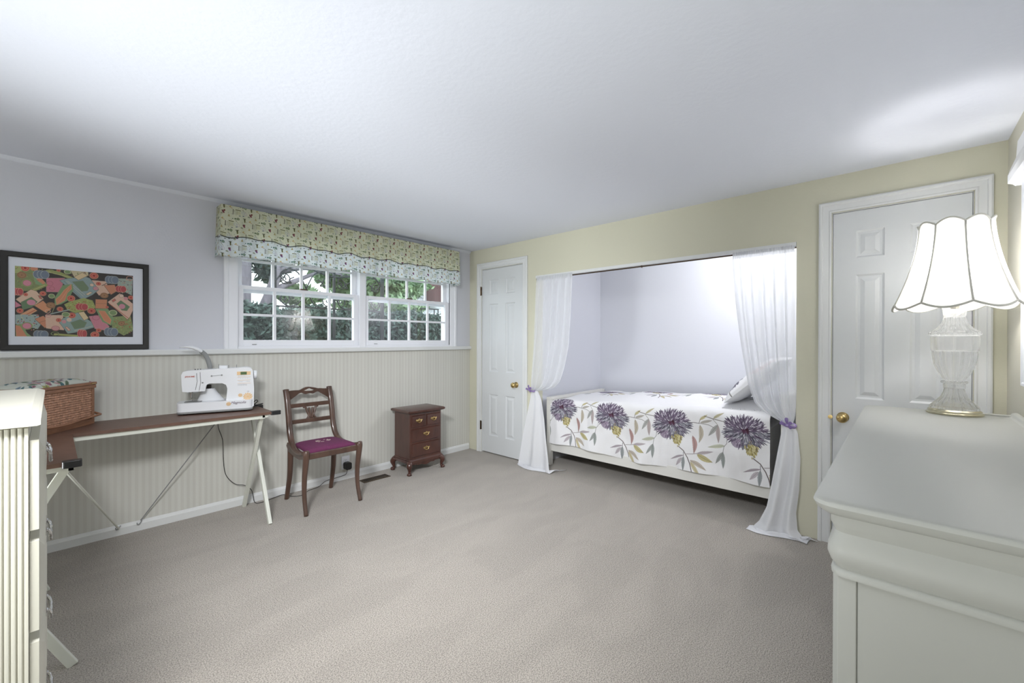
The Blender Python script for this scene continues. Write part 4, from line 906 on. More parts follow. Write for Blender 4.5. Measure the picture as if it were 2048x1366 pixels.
MB().rbox(xa-0.006, xb+0.006, 3.520, 3.538, 0.712, 0.744, 0.005, axis=0).build('cross_rail', M_cwood, ch, world=True)
MB().rbox(xa-0.006, xb+0.006, 3.498, 3.516, 0.588, 0.620, 0.005, axis=0).build('cross_rail', M_cwood, ch, world=True)
lyre = MB(); cx = 1.421
for s_ in (-1, 1):
    lyre.tube(catmull([(cx+s_*0.058, 3.528, 0.712), (cx+s_*0.040, 3.526, 0.706), (cx+s_*0.030, 3.520, 0.675), (cx+s_*0.020, 3.512, 0.640), (cx+s_*0.034, 3.508, 0.617)], 5), 0.009, 8)
    lyre.tube(catmull([(cx+s_*0.014, 3.524, 0.704), (cx+s_*0.010, 3.518, 0.67), (cx+s_*0.006, 3.510, 0.618)], 4), 0.008, 8)
lyre.prism([(cx-0.036,0.712),(cx+0.036,0.712),(cx+0.024,0.700),(cx+0.014,0.640),(cx+0.030,0.618),(cx-0.030,0.618),(cx-0.014,0.640),(cx-0.024,0.700)][::1], 1, 3.512, 3.519) if False else None
lyre.build('carved_splat', M_cwood, ch, smooth=True, world=True)

# ================================================================ TABLES
TZ = 0.755
def table(label, loc, x0, x1, y0, y1, legs, caps, apron, group='folding walnut-top tables'):
    t = thing('folding_table', label, 'table', loc, group=group)
    MB().rbox(x0, x1, y0, y1, TZ-0.018, TZ, 0.004, axis=2).build('tabletop', M_walnut, t, world=True)
    for a in apron: MB().box(*a).build('apron', M_metalw, t, world=True)
    for (p, q, ref) in legs: MB().bar(p, q, 0.030, 0.022, ref).build('leg', M_metalw, t, world=True, bevel=0.002)
    for (cx0, cx1, cy0, cy1) in caps: MB().rbox(cx0, cx1, cy0, cy1, TZ-0.024, TZ+0.004, 0.008, 3, axis=2).build('corner_cap', M_black, t, world=True, bevel=0.002, label='black plastic corner cap')
    return t
ta = table('walnut-top folding table along the window wall, carrying the sewing machine', (0.55, 3.38, 0), -0.36, 1.035, 3.185, 3.575,
    [((1.000,3.145,0.0),(1.000,3.545,TZ-0.03),(1,0,0)), ((0.975,3.625,0.0),(0.975,3.235,TZ-0.03),(1,0,0)), ((-0.30,3.20,0.0),(-0.30,3.55,TZ-0.03),(1,0,0)), ((-0.33,3.62,0.0),(-0.33,3.235,TZ-0.03),(1,0,0))],
    [(1.020,1.082,3.180,3.212), (1.020,1.082,3.545,3.578)], [(0.02,0.985,3.197,3.212,TZ-0.042,TZ-0.018), (0.02,0.985,3.545,3.560,TZ-0.042,TZ-0.018), (0.97,1.005,3.197,3.560,TZ-0.036,TZ-0.018)])
for (p, q) in (((0.807,3.52,TZ-0.04),(0.392,3.655,0.068)), ((0.030,2.62,TZ-0.05),(0.286,3.650,0.050))):
    MB().tube([p, q], 0.0035 if p[0] > 0.5 else 0.0055, 8).build('brace_rod', M_metalw if p[0] < 0.5 else M_grey, ta, world=True)
for x in (0.392, 0.290):
    MB().tube(catmull([(x+0.006,3.662,0.062),(x-0.004,3.652,0.050),(x-0.016,3.650,0.046),(x-0.018,3.654,0.058)], 4), 0.003, 6).build('rod_hook', M_grey, ta, world=True)
tb_ = table('walnut-top folding table end standing behind the fluted chest, carrying the basket', (-0.15, 2.85, 0), -0.36, 0.072, 2.475, 3.183,
    [((0.055,2.335,0.0),(-0.345,2.52,TZ-0.03),(0,1,0)), ((-0.36,2.375,0.0),(0.045,2.56,TZ-0.03),(0,1,0)), ((-0.02,3.12,0.0),(-0.32,3.08,TZ-0.03),(0,1,0)), ((-0.33,3.15,0.0),(-0.03,3.10,TZ-0.03),(0,1,0))],
    [(0.026,0.084,2.462,2.500), (-0.37,-0.31,2.462,2.500)], [(-0.34,0.06,2.50,2.515,TZ-0.042,TZ-0.018), (0.045,0.060,2.50,3.17,TZ-0.042,TZ-0.018)])
for o in tb_.children:
    if o.name.startswith('leg'): pass

# ================================================================ SEWING MACHINE (local: x along length, -y front)
smx = thing('sewing_machine', 'white computerised sewing machine with peach flower decals on the table', 'sewing machine', (0.541, 3.441, TZ), math.radians(-15.5)); smx.scale = (1.045, 1, 1)
BL = 0.405
MB().rbox(0, BL, 0, 0.175, 0.008, 0.022, 0.03, 4, axis=2).build('underside', M_grey, smx, bevel=0.004)
for x in (0.04, BL-0.04):
    for y in (0.03, 0.145): MB().lathe([(0.010, 0), (0.010, 0.010)], (x, y, 0), 12).build('rubber_foot', M_black, smx)
MB().rbox(0, BL-0.002, 0.004, 0.172, 0.020, 0.078, 0.03, 5, axis=2).build('bed', M_plas, smx, smooth='auto', bevel=0.010)
# pillar and arm: C shaped body, front outline prism in x-z
body = [(0.255,0.070),(0.262,0.160),(0.255,0.186),(0.235,0.198),(0.165,0.200),(0.150,0.190),(0.146,0.165),(0.143,0.150),(0.055,0.148),(0.028,0.152),(0.024,0.20),(0.022,0.262),(0.030,0.282),(0.050,0.289),(0.20,0.296),(0.375,0.302),(0.396,0.294),(0.405,0.275),(0.412,0.15),(0.410,0.030),(0.400,0.020),(0.260,0.020)]
MB().prism(body, 1, 0.030, 0.150).build('body', M_plas, smx, bevel=0.010, smooth='auto')
# belly of the inner pillar seen through the opening
MB().add(*(lambda n_: ([(cx+rx*math.cos(2*PI*i/n_), 0.12+0.030*math.sin(2*PI*i/n_), z) for (cx, rx, z) in ((0.170,0.075,0.078),(0.166,0.062,0.10),(0.160,0.046,0.13),(0.155,0.034,0.160)) for i in range(n_)], [(a*n_+i, a*n_+(i+1) % n_, (a+1)*n_+(i+1) % n_, (a+1)*n_+i) for a in range(3) for i in range(n_)]))(20)).build('thread_cover', M_plas, smx, smooth=True)
MB().box(0.143, 0.172, 0.105, 0.135, 0.158, 0.185).build('light_housing', M_dark, smx, bevel=0.003)
# carrying lamp arm at the back
hp = catmull([(0.165,0.135,0.290),(0.155,0.135,0.345),(0.138,0.130,0.390),(0.115,0.125,0.415)], 6)
MB().tube(hp, 0.014, 10, sq=(1.0, 0.8)).build('handle_stem', M_grey, smx, smooth=True, label='grey curved handle stem')
hp = catmull([(0.120,0.125,0.412),(0.090,0.120,0.432),(0.055,0.112,0.444),(0.005,0.105,0.442)], 6)
MB().tube(hp, list(np.interp(np.arange(len(hp)), [0, 6, 12, 18], [0.014, 0.018, 0.014, 0.003])), 10, sq=(0.7, 1.3)).build('carry_handle', M_plas, smx, smooth=True)
fy = 0.029
m2 = MB()
m2.tube([(0.100,fy,0.272),(0.103,fy,0.215),(0.094,fy,0.160)], 0.0011, 6); m2.tube([(0.118,fy,0.278),(0.121,fy,0.21),(0.113,fy,0.155)], 0.0011, 6)
m2.build('thread_slot', M_dark, smx)
m2 = MB().tube([(0.178,fy,0.250),(0.232,fy,0.254)], 0.0012, 6)
for x in (0.178, 0.232): m2.lathe([(0.005,0),(0.005,0.003),(0.001,0.004)], (x, fy-0.003, 0.250 if x < 0.2 else 0.254), 12, axis=1)
m2.build('speed_slider', M_grey, smx)
for k in range(4): MB().lathe([(0.005,0),(0.005,0.002)], (0.131, fy-0.002, 0.168+0.013*k), 12, axis=1).build('button', M_grey if k == 3 else M_plas, smx)
MB().box(0.315, 0.392, fy-0.001, fy+0.002, 0.250, 0.274).build('display_surround', M_peach, smx, label='peach display surround')
MB().box(0.335, 0.370, fy-0.002, fy+0.001, 0.252, 0.272).build('display', M_lcd, smx, label='green lcd display')
m2 = MB()
for z in (0.236, 0.214, 0.192): m2.box(0.318, 0.392, fy-0.0008, fy+0.001, z-0.0008, z+0.0008)
m2.build('chart_line', M_peach, smx)
m2 = MB(); r_ = random.Random(9)
for (z, xs_) in ((0.182, np.arange(0.322, 0.370, 0.0052)), (0.204, np.arange(0.366, 0.386, 0.005)), (0.227, np.arange(0.335, 0.385, 0.013)), (0.244, np.arange(0.325, 0.37, 0.008)), (0.204, np.arange(0.326, 0.345, 0.006))):
    for x in xs_:
        hh = r_.uniform(0.003, 0.008) if z < 0.2 else r_.uniform(0.001, 0.004); m2.tube([(x, fy, z-hh), (x+0.001, fy, z), (x-0.0008, fy, z+hh*0.7)], 0.0007, 4)
m2.build('stitch_symbols', M_grey, smx)
def daisy(x, z, r, y=fy):
    d = MB()
    for k in range(12):
        a = 2*PI*k/12; c_, s_ = math.cos(a), math.sin(a); p = [(0.25, -0.02), (0.7, -0.17), (1.0, -0.08), (1.0, 0.08), (0.7, 0.17), (0.25, 0.02)]
        d.prism([(x+r*(u*c_-v*s_), z+r*(u*s_+v*c_)) for u, v in p], 1, y-0.0012, y+0.001)
    d.lathe([(r*0.3, -0.002), (r*0.3, 0.0)], (x, y, z), 12, axis=1)
    d.build('flower_decal', M_peach, smx, label='peach flower decal')
daisy(0.376, 0.098, 0.028); daisy(0.334, 0.110, 0.013); daisy(0.270, 0.058, 0.014, 0.003)
text('brand_lettering', 'JANOME', 0.013, M_red, smx, (0.066, fy-0.0002, 0.250), (PI/2, 0, 0), offset=0.0003)
text('model_lettering', 'Magnolia', 0.024, M_ink, smx, (0.322, 0.003, 0.063), (PI/2, 0, 0), shear=0.45)
text('model_lettering', '7330', 0.006, M_ink, smx, (0.378, fy-0.0002, 0.134), (PI/2, 0, 0))
# spool cover, dial, handwheel
MB().rbox(0.215, 0.262, 0.06, 0.12, 0.296, 0.316, 0.008, 3, axis=2).build('bobbin_winder', M_plas, smx, bevel=0.002)
for x, z in ((0.213, 0.325), (0.268, 0.318), (0.312, 0.320)): MB().tube([(x, 0.09, 0.29), (x, 0.09, z)], 0.002, 6).build('spool_pin', M_grey, smx)
MB().lathe([(0.024,0),(0.030,0.004),(0.030,0.018),(0.024,0.022)], (0.408, 0.09, 0.245), 24, axis=0).build('handwheel', M_plas, smx, smooth='auto')
m2 = MB(); 
for (a, b5) in (((0.045,0.06,0.150),(0.060,0.06,0.143)), ((0.105,0.06,0.146),(0.082,0.06,0.143))): m2.tube([a, b5], 0.004, 6)
m2.tube([(0.075,0.07,0.155),(0.075,0.07,0.118)], 0.003, 6); m2.tube([(0.070,0.06,0.140),(0.068,0.055,0.105)], 0.0035, 6)
m2.box(0.062, 0.092, 0.045, 0.085, 0.098, 0.102)
m2.build('presser_foot', M_chrome, smx); MB().tube([(0.075,0.06,0.145),(0.075,0.06,0.086)], 0.0012, 6).build('needle', M_chrome, smx)
MB().rbox(0.035, 0.125, 0.035, 0.125, 0.0775, 0.0795, 0.01, 3, axis=2).build('needle_plate', M_grey, smx, label='grey metal needle plate')
m2 = MB()
for x in (0.088, 0.102, 0.116): m2.lathe([(0.004, 0), (0.003, 0.008), (0.001, 0.012)], (x, 0.09, 0.286), 10)
m2.build('thread_guide', M_dark, smx)
# cables
cb = MB()
cb.tube(catmull([(0.962,3.38,0.80),(0.985,3.385,0.820),(1.000,3.40,0.808),(0.985,3.42,0.785),(1.02,3.43,0.778),(1.045,3.44,0.784),(1.01,3.47,0.772),(0.985,3.45,0.766),(0.97,3.43,0.766)], 6), 0.003, 6)
cb.tube(catmull([(0.965,3.39,0.775),(1.00,3.42,0.770),(1.04,3.47,0.772),(1.02,3.50,0.764),(0.97,3.56,0.760),(0.92,3.585,0.755)], 6), 0.003, 6)
cb.tube(catmull([(0.92,3.585,0.755),(0.84,3.625,0.72),(0.815,3.645,0.63),(0.844,3.65,0.516),(0.850,3.655,0.37),(0.866,3.655,0.255),(0.923,3.65,0.175),(0.985,3.645,0.15),(1.03,3.64,0.10),(1.045,3.62,0.012),(1.09,3.60,0.006),(1.17,3.625,0.006),(1.254,3.645,0.008),(1.292,3.56,0.006),(1.355,3.53,0.006),(1.44,3.60,0.006),(1.524,3.62,0.008),(1.60,3.655,0.030),(1.70,3.658,0.036),(1.775,3.655,0.045),(1.79,3.650,0.075),(1.791,3.640,0.10)], 6), 0.0022, 6)
Mi = (Matrix.Translation(smx.location) @ Matrix.Rotation(smx.rotation_euler.z, 4, 'Z') @ Matrix.Diagonal((*smx.scale, 1))).inverted()
cb.v = [tuple(Mi @ Vector(v)) for v in cb.v]
cb.build('power_cord', M_cord, smx, smooth=True, label='thin black power cord running down to the outlet')

# ================================================================ BASKET
bk = thing('sewing_basket', 'brown wicker sewing basket with a printed padded lid on the table corner', 'basket', (0.17, 3.500, TZ), math.radians(54.5))
# local: x axis runs back toward the viewer (negative x), visible face is -y side; length along -x
Lb, Wb, Hb = 0.40, 0.20, 0.232
MB().box(-Lb, 0.0, 0.0, Wb, 0, 0.030).build('base_board', M_wickf, bk, bevel=0.002)
MB().box(-Lb+0.012, -0.012, 0.010, Wb-0.010, 0.028, Hb-0.02).build('lining', M_wickf, bk)
for (x, y) in ((-0.010, 0.008), (-Lb+0.010, 0.008), (-0.010, Wb-0.008), (-Lb+0.010, Wb-0.008)):
    MB().box(x-0.010, x+0.010, y-0.008, y+0.008, 0.028, Hb-0.012).build('corner_post', M_wickf, bk, bevel=0.002)
MB().box(-Lb-0.006, 0.006, -0.006, Wb+0.006, Hb-0.022, Hb-0.003).build('rim', M_wickf, bk, bevel=0.003)
MB().box(-Lb-0.008, 0.008, -0.008, Wb+0.008, Hb-0.002, Hb+0.014).build('lid_frame', M_wickf, bk, bevel=0.003)
# weave: staggered slivers of cane joined into one part
wv = MB(); rowh = 0.0125; z = 0.036; rr_ = 0
while z < Hb-0.026:
    cw = 0.036
    for k in range(-1, int((Lb-0.04)/cw)+1):
        xa_ = -Lb+0.020+k*cw+(cw/2 if rr_ % 2 else 0); xb_ = xa_+cw*0.92
        xa_, xb_ = max(xa_, -Lb+0.02), min(xb_, -0.02)
        if xb_-xa_ < 0.004: continue
        wv.add([(xa_,0.006,z),(xb_,0.006,z),(xb_,0.006,z+rowh*0.9),(xa_,0.006,z+rowh*0.9),(xa_+0.004,0.0005,z+0.001),(xb_-0.004,0.0005,z+0.001),(xb_-0.004,0.0005,z+rowh*0.8),(xa_+0.004,0.0005,z+rowh*0.8)], [(4,5,6,7),(0,1,5,4),(1,2,6,5),(2,3,7,6),(3,0,4,7)])
    for k in range(int((Wb-0.04)/cw)):
        ya_ = 0.020+k*cw+(cw/2 if rr_ % 2 else 0); yb2 = min(ya_+cw*0.92, Wb-0.018)
        wv.add([(-0.006,ya_,z),(-0.006,yb2,z),(-0.006,yb2,z+rowh*0.9),(-0.006,ya_,z+rowh*0.9),(-0.0005,ya_+0.004,z+0.001),(-0.0005,yb2-0.004,z+0.001),(-0.0005,yb2-0.004,z+rowh*0.8),(-0.0005,ya_+0.004,z+rowh*0.8)], [(4,5,6,7),(0,1,5,4),(1,2,6,5),(2,3,7,6),(3,0,4,7)])
    z += rowh; rr_ += 1
o = wv.build('cane_weave', M_wick, bk); o['kind'] = 'stuff'
LR = Raster(150, 90, (196, 200, 190)); r_ = random.Random(4)
for k in range(90):
    c_ = r_.choice([(70,110,120),(150,90,110),(160,160,84),(226,228,222),(90,110,84),(110,130,150),(190,150,150)]); p = (r_.uniform(0, 150), r_.uniform(0, 90)); a = r_.uniform(0, 6.28); ln = r_.uniform(10, 26)
    LR.leaf(p, (p[0]+ln*math.cos(a), p[1]+ln*math.sin(a)), r_.uniform(5, 11), c_, 0.9, vein=(60, 70, 60))
uu = np.linspace(0, 1, 150)[None, :]; vv = np.linspace(0, 1, 90)[:, None]
P = np.zeros((90, 150, 3)); P[..., 0] = -Lb+0.004+uu*(Lb-0.008); P[..., 1] = 0.004+vv*(Wb-0.008); P[..., 2] = Hb+0.013+0.030*((1-abs(2*uu-1)**4)*(1-abs(2*vv-1)**4))**0.6
sheet('padded_lid', LR.a, P, M_lidf, bk)['label'] = 'padded lid in a multicoloured leafy print'
MB().tube(catmull([(-Lb,-0.012,0.060),(-Lb+0.06,-0.022,0.040),(-0.22,-0.022,0.036),(-0.12,-0.020,0.044),(0.0,-0.020,0.050),(0.024,-0.008,0.052),(0.022,0.04,0.072),(0.006,0.09,0.115)], 6), 0.0065, 8).build('handle', M_wickf, bk, smooth=True)
MB().tube([(-0.04,-0.010,Hb+0.004),(-0.012,-0.010,Hb+0.006)], 0.0025, 6).build('latch', M_brass, bk, label='small brass latch')

# ================================================================ FLUTED IVORY CHEST (left edge)
ct = thing('tall_ivory_chest', 'tall ivory chest of drawers with fluted side at the left edge', 'chest of drawers', (-0.27, 1.70, 0))
CY0, CY1, CZ = 1.385, 2.175, 1.064
CX0, CXF = -0.52, -0.0345
MB().box(CX0, CXF, CY0+0.006, CY1-0.006, 0.06, CZ).build('carcass', M_chest, ct, world=True, bevel=0.002)
# fluted side: reeds
fl_ = MB(); x = CXF-0.0075; k = 0
MB().box(CXF-0.006, CXF, CY0, CY0+0.012, 0.08, CZ-0.005).build('edge_stile', M_chest, ct, world=True, bevel=0.001)
while x > CX0+0.02:
    wd = 0.0088
    pts = [(x-wd, CY0+0.0065), (x-wd*0.90, CY0+0.0015), (x-wd*0.7, CY0-0.0005), (x-wd*0.3, CY0-0.0005), (x-wd*0.10, CY0+0.0015), (x, CY0+0.0065)]
    MB().prism(pts, 2, 0.09, CZ-0.004).build('reed', M_chest, ct, world=True); x -= wd+0.0005; k += 1
MB().box(CX0-0.005, CXF+0.004, CY0-0.004, CY1+0.004, 0.0, 0.150).build('plinth', M_chest, ct, world=True, bevel=0.003)
# top slab with ogee on the front edge
MB().prism([(CX0-0.01,CZ),(CX0-0.01,CZ+0.017),(-0.039,CZ+0.017),(-0.034,CZ+0.0175),(-0.022,CZ+0.013),(-0.0165,CZ+0.010),(-0.0165,CZ+0.002),(-0.022,CZ)], 1, CY0-0.015, CY1+0.015).build('top', M_chest, ct, world=True)
for i in range(4):
    zt = 1.030-0.222*i; zb = zt-0.197
    # thick block front: side lip then bevel to a flat face
    vs = []; 
    for (xx, ins) in ((CXF+0.0005, 0.0), (-0.0195, 0.0), (-0.0115, 0.045)):
        zi = ins*0.62
        vs += [(xx, CY0+0.010+ins, zb+zi), (xx, CY1-0.010-ins, zb+zi), (xx, CY1-0.010-ins, zt-zi), (xx, CY0+0.010+ins, zt-zi)]
    d = MB().add(vs, [(0,1,2,3),(8,9,10,11)]+[(a*4+j, a*4+(j+1) % 4, (a+1)*4+(j+1) % 4, (a+1)*4+j) for a in range(2) for j in range(4)]).build('drawer', M_chest, ct, world=True)
    zc = (zb+zt)/2; hb = MB()
    for y in (1.735, 1.825): hb.lathe([(0.012,0),(0.010,0.001),(0.005,0.002),(0.004,0.004)], (-0.0115, y, zc+0.016), 12, axis=0)
    hb.tube(catmull([(-0.008,1.735,zc+0.016),(-0.003,1.742,zc),(-0.003,1.765,zc-0.018),(-0.002,1.78,zc-0.026),(-0.003,1.795,zc-0.018),(-0.003,1.818,zc),(-0.008,1.825,zc+0.016)], 6), [0.0028+0.0014*abs(math.sin(q*0.9)) for q in range(37)], 8)
    hb.box(-0.0125, -0.0105, 1.72, 1.84, zc+0.004, zc+0.026)
    hb.build('drawer_pull', M_chrome, d, smooth='auto', world=True, label='chrome bail pull')

# ================================================================ GREY-WHITE DRESSER (right foreground)
dr = thing('low_dresser', 'large off-white dresser with moulded top in the right foreground', 'dresser', (2.0, -0.12, 0))
DZt = 0.92
FY = 0.140    # front overhang of top
ex = 1.082; ex2 = 2.875
def rrect(x0, x1, y0, y1, r, n=6, z=0):
    pts = []
    for (cx, cy, a0) in ((x1-0.002, y0+0.002, -PI/2), (x1-r, y1-r, 0), (x0+r, y1-r, PI/2), (x0+0.002, y0+0.002, PI)):
        rr = r if cy > 0 else 0.002
        for k in range(n+1):
            a = a0+PI/2*k/n; pts.append((cx+rr*math.cos(a), cy+rr*math.sin(a), z))
    return pts
def loft(loops):
    n_ = len(loops[0]); vs = [p for l in loops for p in l]
    return MB().add(vs, [tuple(range(n_))[::-1], tuple(range((len(loops)-1)*n_, len(loops)*n_))]+[(a*n_+i, a*n_+(i+1) % n_, (a+1)*n_+(i+1) % n_, (a+1)*n_+i) for a in range(len(loops)-1) for i in range(n_)])
def ringp(d, z): return rrect(ex+d, ex2-d, YR+0.012, FY-d, 0.045-0.6*d if d < 0.05 else 0.010, 6, z)
loft([ringp(0.026, DZt-0.032), ringp(0.016, DZt-0.030), ringp(0.006, DZt-0.022), ringp(0.0, DZt-0.010), ringp(0.002, DZt-0.003), ringp(0.006, DZt)]).build('top', M_dress, dr, smooth='auto', world=True)
pro = [(0.028,DZt-0.032),(0.029,DZt-0.052),(0.033,DZt-0.060),(0.037,DZt-0.070),(0.032,DZt-0.082),(0.025,DZt-0.098),(0.024,DZt-0.116),(0.030,DZt-0.134),(0.038,DZt-0.146)]
loft([ringp(d, z) for d, z in pro[::-1]]).build('drawer_frieze', M_dress, dr, smooth='auto', world=True)
loft([ringp(d, z) for d, z in ((0.038,DZt-0.163),(0.031,DZt-0.161),(0.030,DZt-0.153),(0.033,DZt-0.147),(0.038,DZt-0.144))]).build('bead_moulding', M_dress, dr, smooth='auto', world=True)
bx0, bx1, by0, by1 = ex+0.042, ex2-0.042, YR+0.014, FY-0.042
MB().box(bx0+0.006, bx1-0.006, by0, by1-0.004, 0.05, DZt-0.146).build('carcass', M_dress, dr, world=True)
MB().box(bx0, bx0+0.03, by1-0.032, by1, 0.0, DZt-0.146).build('corner_stile', M_dress, dr, world=True, bevel=0.002)
MB().box(bx0, bx0+0.03, by0, by0+0.04, 0.0, DZt-0.146).build('corner_stile', M_dress, dr, world=True, bevel=0.002)
MB().box(bx1-0.03, bx1, by1-0.032, by1, 0.0, DZt-0.146).build('corner_stile', M_dress, dr, world=True, bevel=0.002)
MB().box(bx0+0.003, bx0+0.012, by0+0.041, by1-0.034, 0.06, DZt-0.147).build('side_panel', M_dress, dr, world=True)
MB().box(bx0-0.006, bx1+0.006, by0, by1+0.006, 0.0, 0.07).build('plinth', M_dress, dr, world=True, bevel=0.003)
MB().box(bx0+0.02, bx0+0.021, by1-0.03, by1-0.028, 0.1, 0.2) if False else None
for r in range(2):
    for c_ in range(3):
        xa = bx0+0.045+c_*((bx1-bx0-0.09)/3)+0.006; xb = bx0+0.045+(c_+1)*((bx1-bx0-0.09)/3)-0.006; za = 0.095+r*0.335; zb = za+0.32
        d = MB().frustum(1, 1, xa, xb, za, zb, 0.004, by1-0.004, by1+0.012).build('drawer', M_dress, dr, world=True)
# low raised gallery at the back right of the top
MB().prism([(YR+0.013,DZt-0.001),(YR+0.013,DZt+0.014),(YR+0.022,DZt+0.018),(YR+0.034,DZt+0.014),(YR+0.040,DZt+0.004),(YR+0.050,DZt-0.001)], 0, 1.6, 2.868).box(2.830, 2.868, YR+0.02, -0.235, DZt-0.001, DZt+0.006).build('back_gallery', M_dress, dr, world=True, bevel=0.002)

# ================================================================ CRYSTAL LAMP
LX, LY = 2.785, -0.178
lamp = thing('table_lamp', 'cut-crystal urn table lamp with lit scalloped white shade on the dresser', 'lamp', (LX, LY, DZt))
MB().lathe([(0.092,0),(0.094,0.004),(0.094,0.008),(0.088,0.012),(0.088,0.018),(0.082,0.024),(0.070,0.024)], seg=48).build('metal_base', M_silver, lamp, smooth='auto', label='pale gold metal base ring')
fl8 = lambda n_, d: (lambda a, i, z: 1-d*abs(math.sin(n_*a/2)))
MB().lathe([(0.020,0.022),(0.082,0.024),(0.080,0.034),(0.066,0.048),(0.046,0.070),(0.036,0.092),(0.033,0.108)], seg=96, mod=fl8(16, 0.12)).build('crystal_foot', M_crys, lamp, smooth=True)
MB().lathe([(0.033,0.106),(0.036,0.108),(0.037,0.124),(0.034,0.126)], seg=48).build('crystal_collar', M_crys, lamp, smooth='auto')
bead = MB()
for k in range(20):
    a = 2*PI*k/20; bead.lathe([(0.001,-0.005),(0.004,-0.003),(0.005,0),(0.004,0.003),(0.001,0.005)], (0.040*math.cos(a), 0.040*math.sin(a), 0.132), 8)
bead.build('crystal_beading', M_crys, lamp, smooth=True)
MB().lathe([(0.026,0.134),(0.036,0.142),(0.054,0.170),(0.068,0.205),(0.074,0.240),(0.075,0.258)], seg=96, mod=fl8(16, 0.11)).build('crystal_bowl', M_crys, lamp, smooth=True)
MB().lathe([(0.075,0.258),(0.078,0.262),(0.079,0.300),(0.080,0.316),(0.078,0.320)], seg=96, mod=lambda a, i, z: 1+0.018*abs(math.sin(4*a))*math.sin((z-0.258)/0.062*PI)).build('crystal_band', M_crys, lamp, smooth=True)
MB().lathe([(0.078,0.321),(0.087,0.328),(0.084,0.336),(0.060,0.352),(0.042,0.374),(0.036,0.396)], seg=96, mod=fl8(24, 0.09)).build('crystal_shoulder', M_crys, lamp, smooth=True)
MB().lathe([(0.035,0.396),(0.036,0.398),(0.040,0.430),(0.041,0.436),(0.030,0.440)], seg=48).build('crystal_neck', M_crys, lamp, smooth='auto')
MB().lathe([(0.0035,0.02),(0.0035,0.50)], seg=12)  .build('stem_rod', M_crys, lamp, smooth='auto')
MB().lathe([(0.012,0.48),(0.016,0.49),(0.016,0.53),(0.010,0.54)], seg=16).build('socket', M_silver, lamp, smooth='auto')
# shade
SB, ST = 0.500, 0.868
def shade_pt(a, t, off=0.0):
    """t 0 bottom .. 1 top; eight scalloped panels"""
    n_ = 8; ph = (a*n_/(2*PI)) % 1.0; sc_ = math.sin(PI*ph)      # 0 at rib, 1 mid panel
    rb = 0.205; rt_ = 0.122
    R = rt_+(rb-rt_)*((1-t)**1.75)*1.0+0.006*(1-t)
    R = R*(1-0.030*(1-sc_))*1.0+0.0
    zb = SB+0.002-0.024*sc_; zt = ST-0.014+0.022*sc_
    return ((R+off)*math.cos(a), (R+off)*math.sin(a), zb+(zt-zb)*t)
n_a = 96; rows = [[shade_pt(2*PI*i/n_a+0.16, t) for i in range(n_a+1)] for t in np.linspace(0, 1, 24)]
MB().grid(rows).build('lamp_shade', M_shade, lamp, smooth=True)
for k in range(8):
    a = 2*PI*k/8; MB().tube([shade_pt(a+1e-4, t, 0.0012) for t in np.linspace(0, 1, 16)], 0.0042, 6).build('rib_piping', M_piping, lamp, smooth=True)
MB().tube([shade_pt(2*PI*i/192, 0, 0.001) for i in range(193)], 0.0048, 6, cap=False).build('bottom_trim', M_piping, lamp, smooth=True)
MB().tube([shade_pt(2*PI*i/192, 1, 0.001) for i in range(193)], 0.0042, 6, cap=False).build('top_trim', M_piping, lamp, smooth=True)
for o_ in lamp.children:
    if o_.name.startswith(('lamp_shade', 'rib_piping', 'bottom_trim', 'top_trim')): o_.rotation_euler = (0, 0, 0.2)
    if o_.name.startswith('crystal'): o_.scale = (1, 1, 1.115); o_.location = (0, 0, -0.002)
sp = MB()
for k in range(4):
    a = PI/2*k+0.3; sp.tube([(0, 0, ST-0.035), (0.118*math.cos(a), 0.118*math.sin(a), ST-0.02)], 0.0016, 5)
sp.tube([(0,0,ST-0.04),(0,0,ST-0.012)], 0.006, 8)
sp.tube(catmull([(0.0,0.016,0.53),(0.0,0.055,0.60),(0.0,0.055,0.72),(0.0,0.0,ST-0.036)], 6), 0.002, 6); sp.tube(catmull([(0.0,-0.016,0.53),(0.0,-0.055,0.60),(0.0,-0.055,0.72),(0.0,0.0,ST-0.036)], 6), 0.002, 6)
sp.build('harp_and_spider', M_silver, lamp, smooth=True)
mbulb = mat('bulb_glow', (1, 1, 1, 1), 0.5, bump=0.00001, scale=10); bb = mbulb.node_tree.nodes['Principled BSDF']
bb.inputs['Emission Color'].default_value = (1, 0.96, 0.90, 1); bb.inputs['Emission Strength'].default_value = 12
MB().lathe([(0.012,0.545),(0.016,0.555),(0.028,0.585),(0.030,0.605),(0.022,0.628),(0.001,0.638)], seg=20).build('bulb', mbulb, lamp, smooth=True)
lb = point('lamp_light', (LX, LY, DZt+0.66), 0.045, 6.5, (1.0, 0.98, 0.96))

# ================================================================ OUTLET, PLUG, VENT
ot = thing('wall_outlet', 'white duplex wall outlet low on the striped wallpaper behind the chair', 'outlet', (1.785, YW, 0.15))
MB().rbox(1.748, 1.822, YW-0.006, YW-0.0005, 0.092, 0.208, 0.005, 3, axis=1).build('cover_plate', M_win, ot, world=True, bevel=0.001)
for z in (0.172, 0.128):
    MB().rbox(1.768, 1.802, YW-0.008, YW-0.005, z-0.014, z+0.014, 0.010, 4, axis=1).build('receptacle', M_win, ot, world=True)
    m2 = MB().box(1.777, 1.779, YW-0.0085, YW-0.0075, z-0.002, z+0.007).box(1.790, 1.792, YW-0.0085, YW-0.0075, z-0.002, z+0.006).lathe([(0.002,0),(0.002,0.001)], (1.7845, YW-0.0085, z-0.007), 8, axis=1)
    m2.build('slot', M_dark, ot, world=True)
MB().lathe([(0.003,0),(0.002,0.001)], (1.785, YW-0.0068, 0.150), 8, axis=1).build('screw', M_grey, ot, world=True)
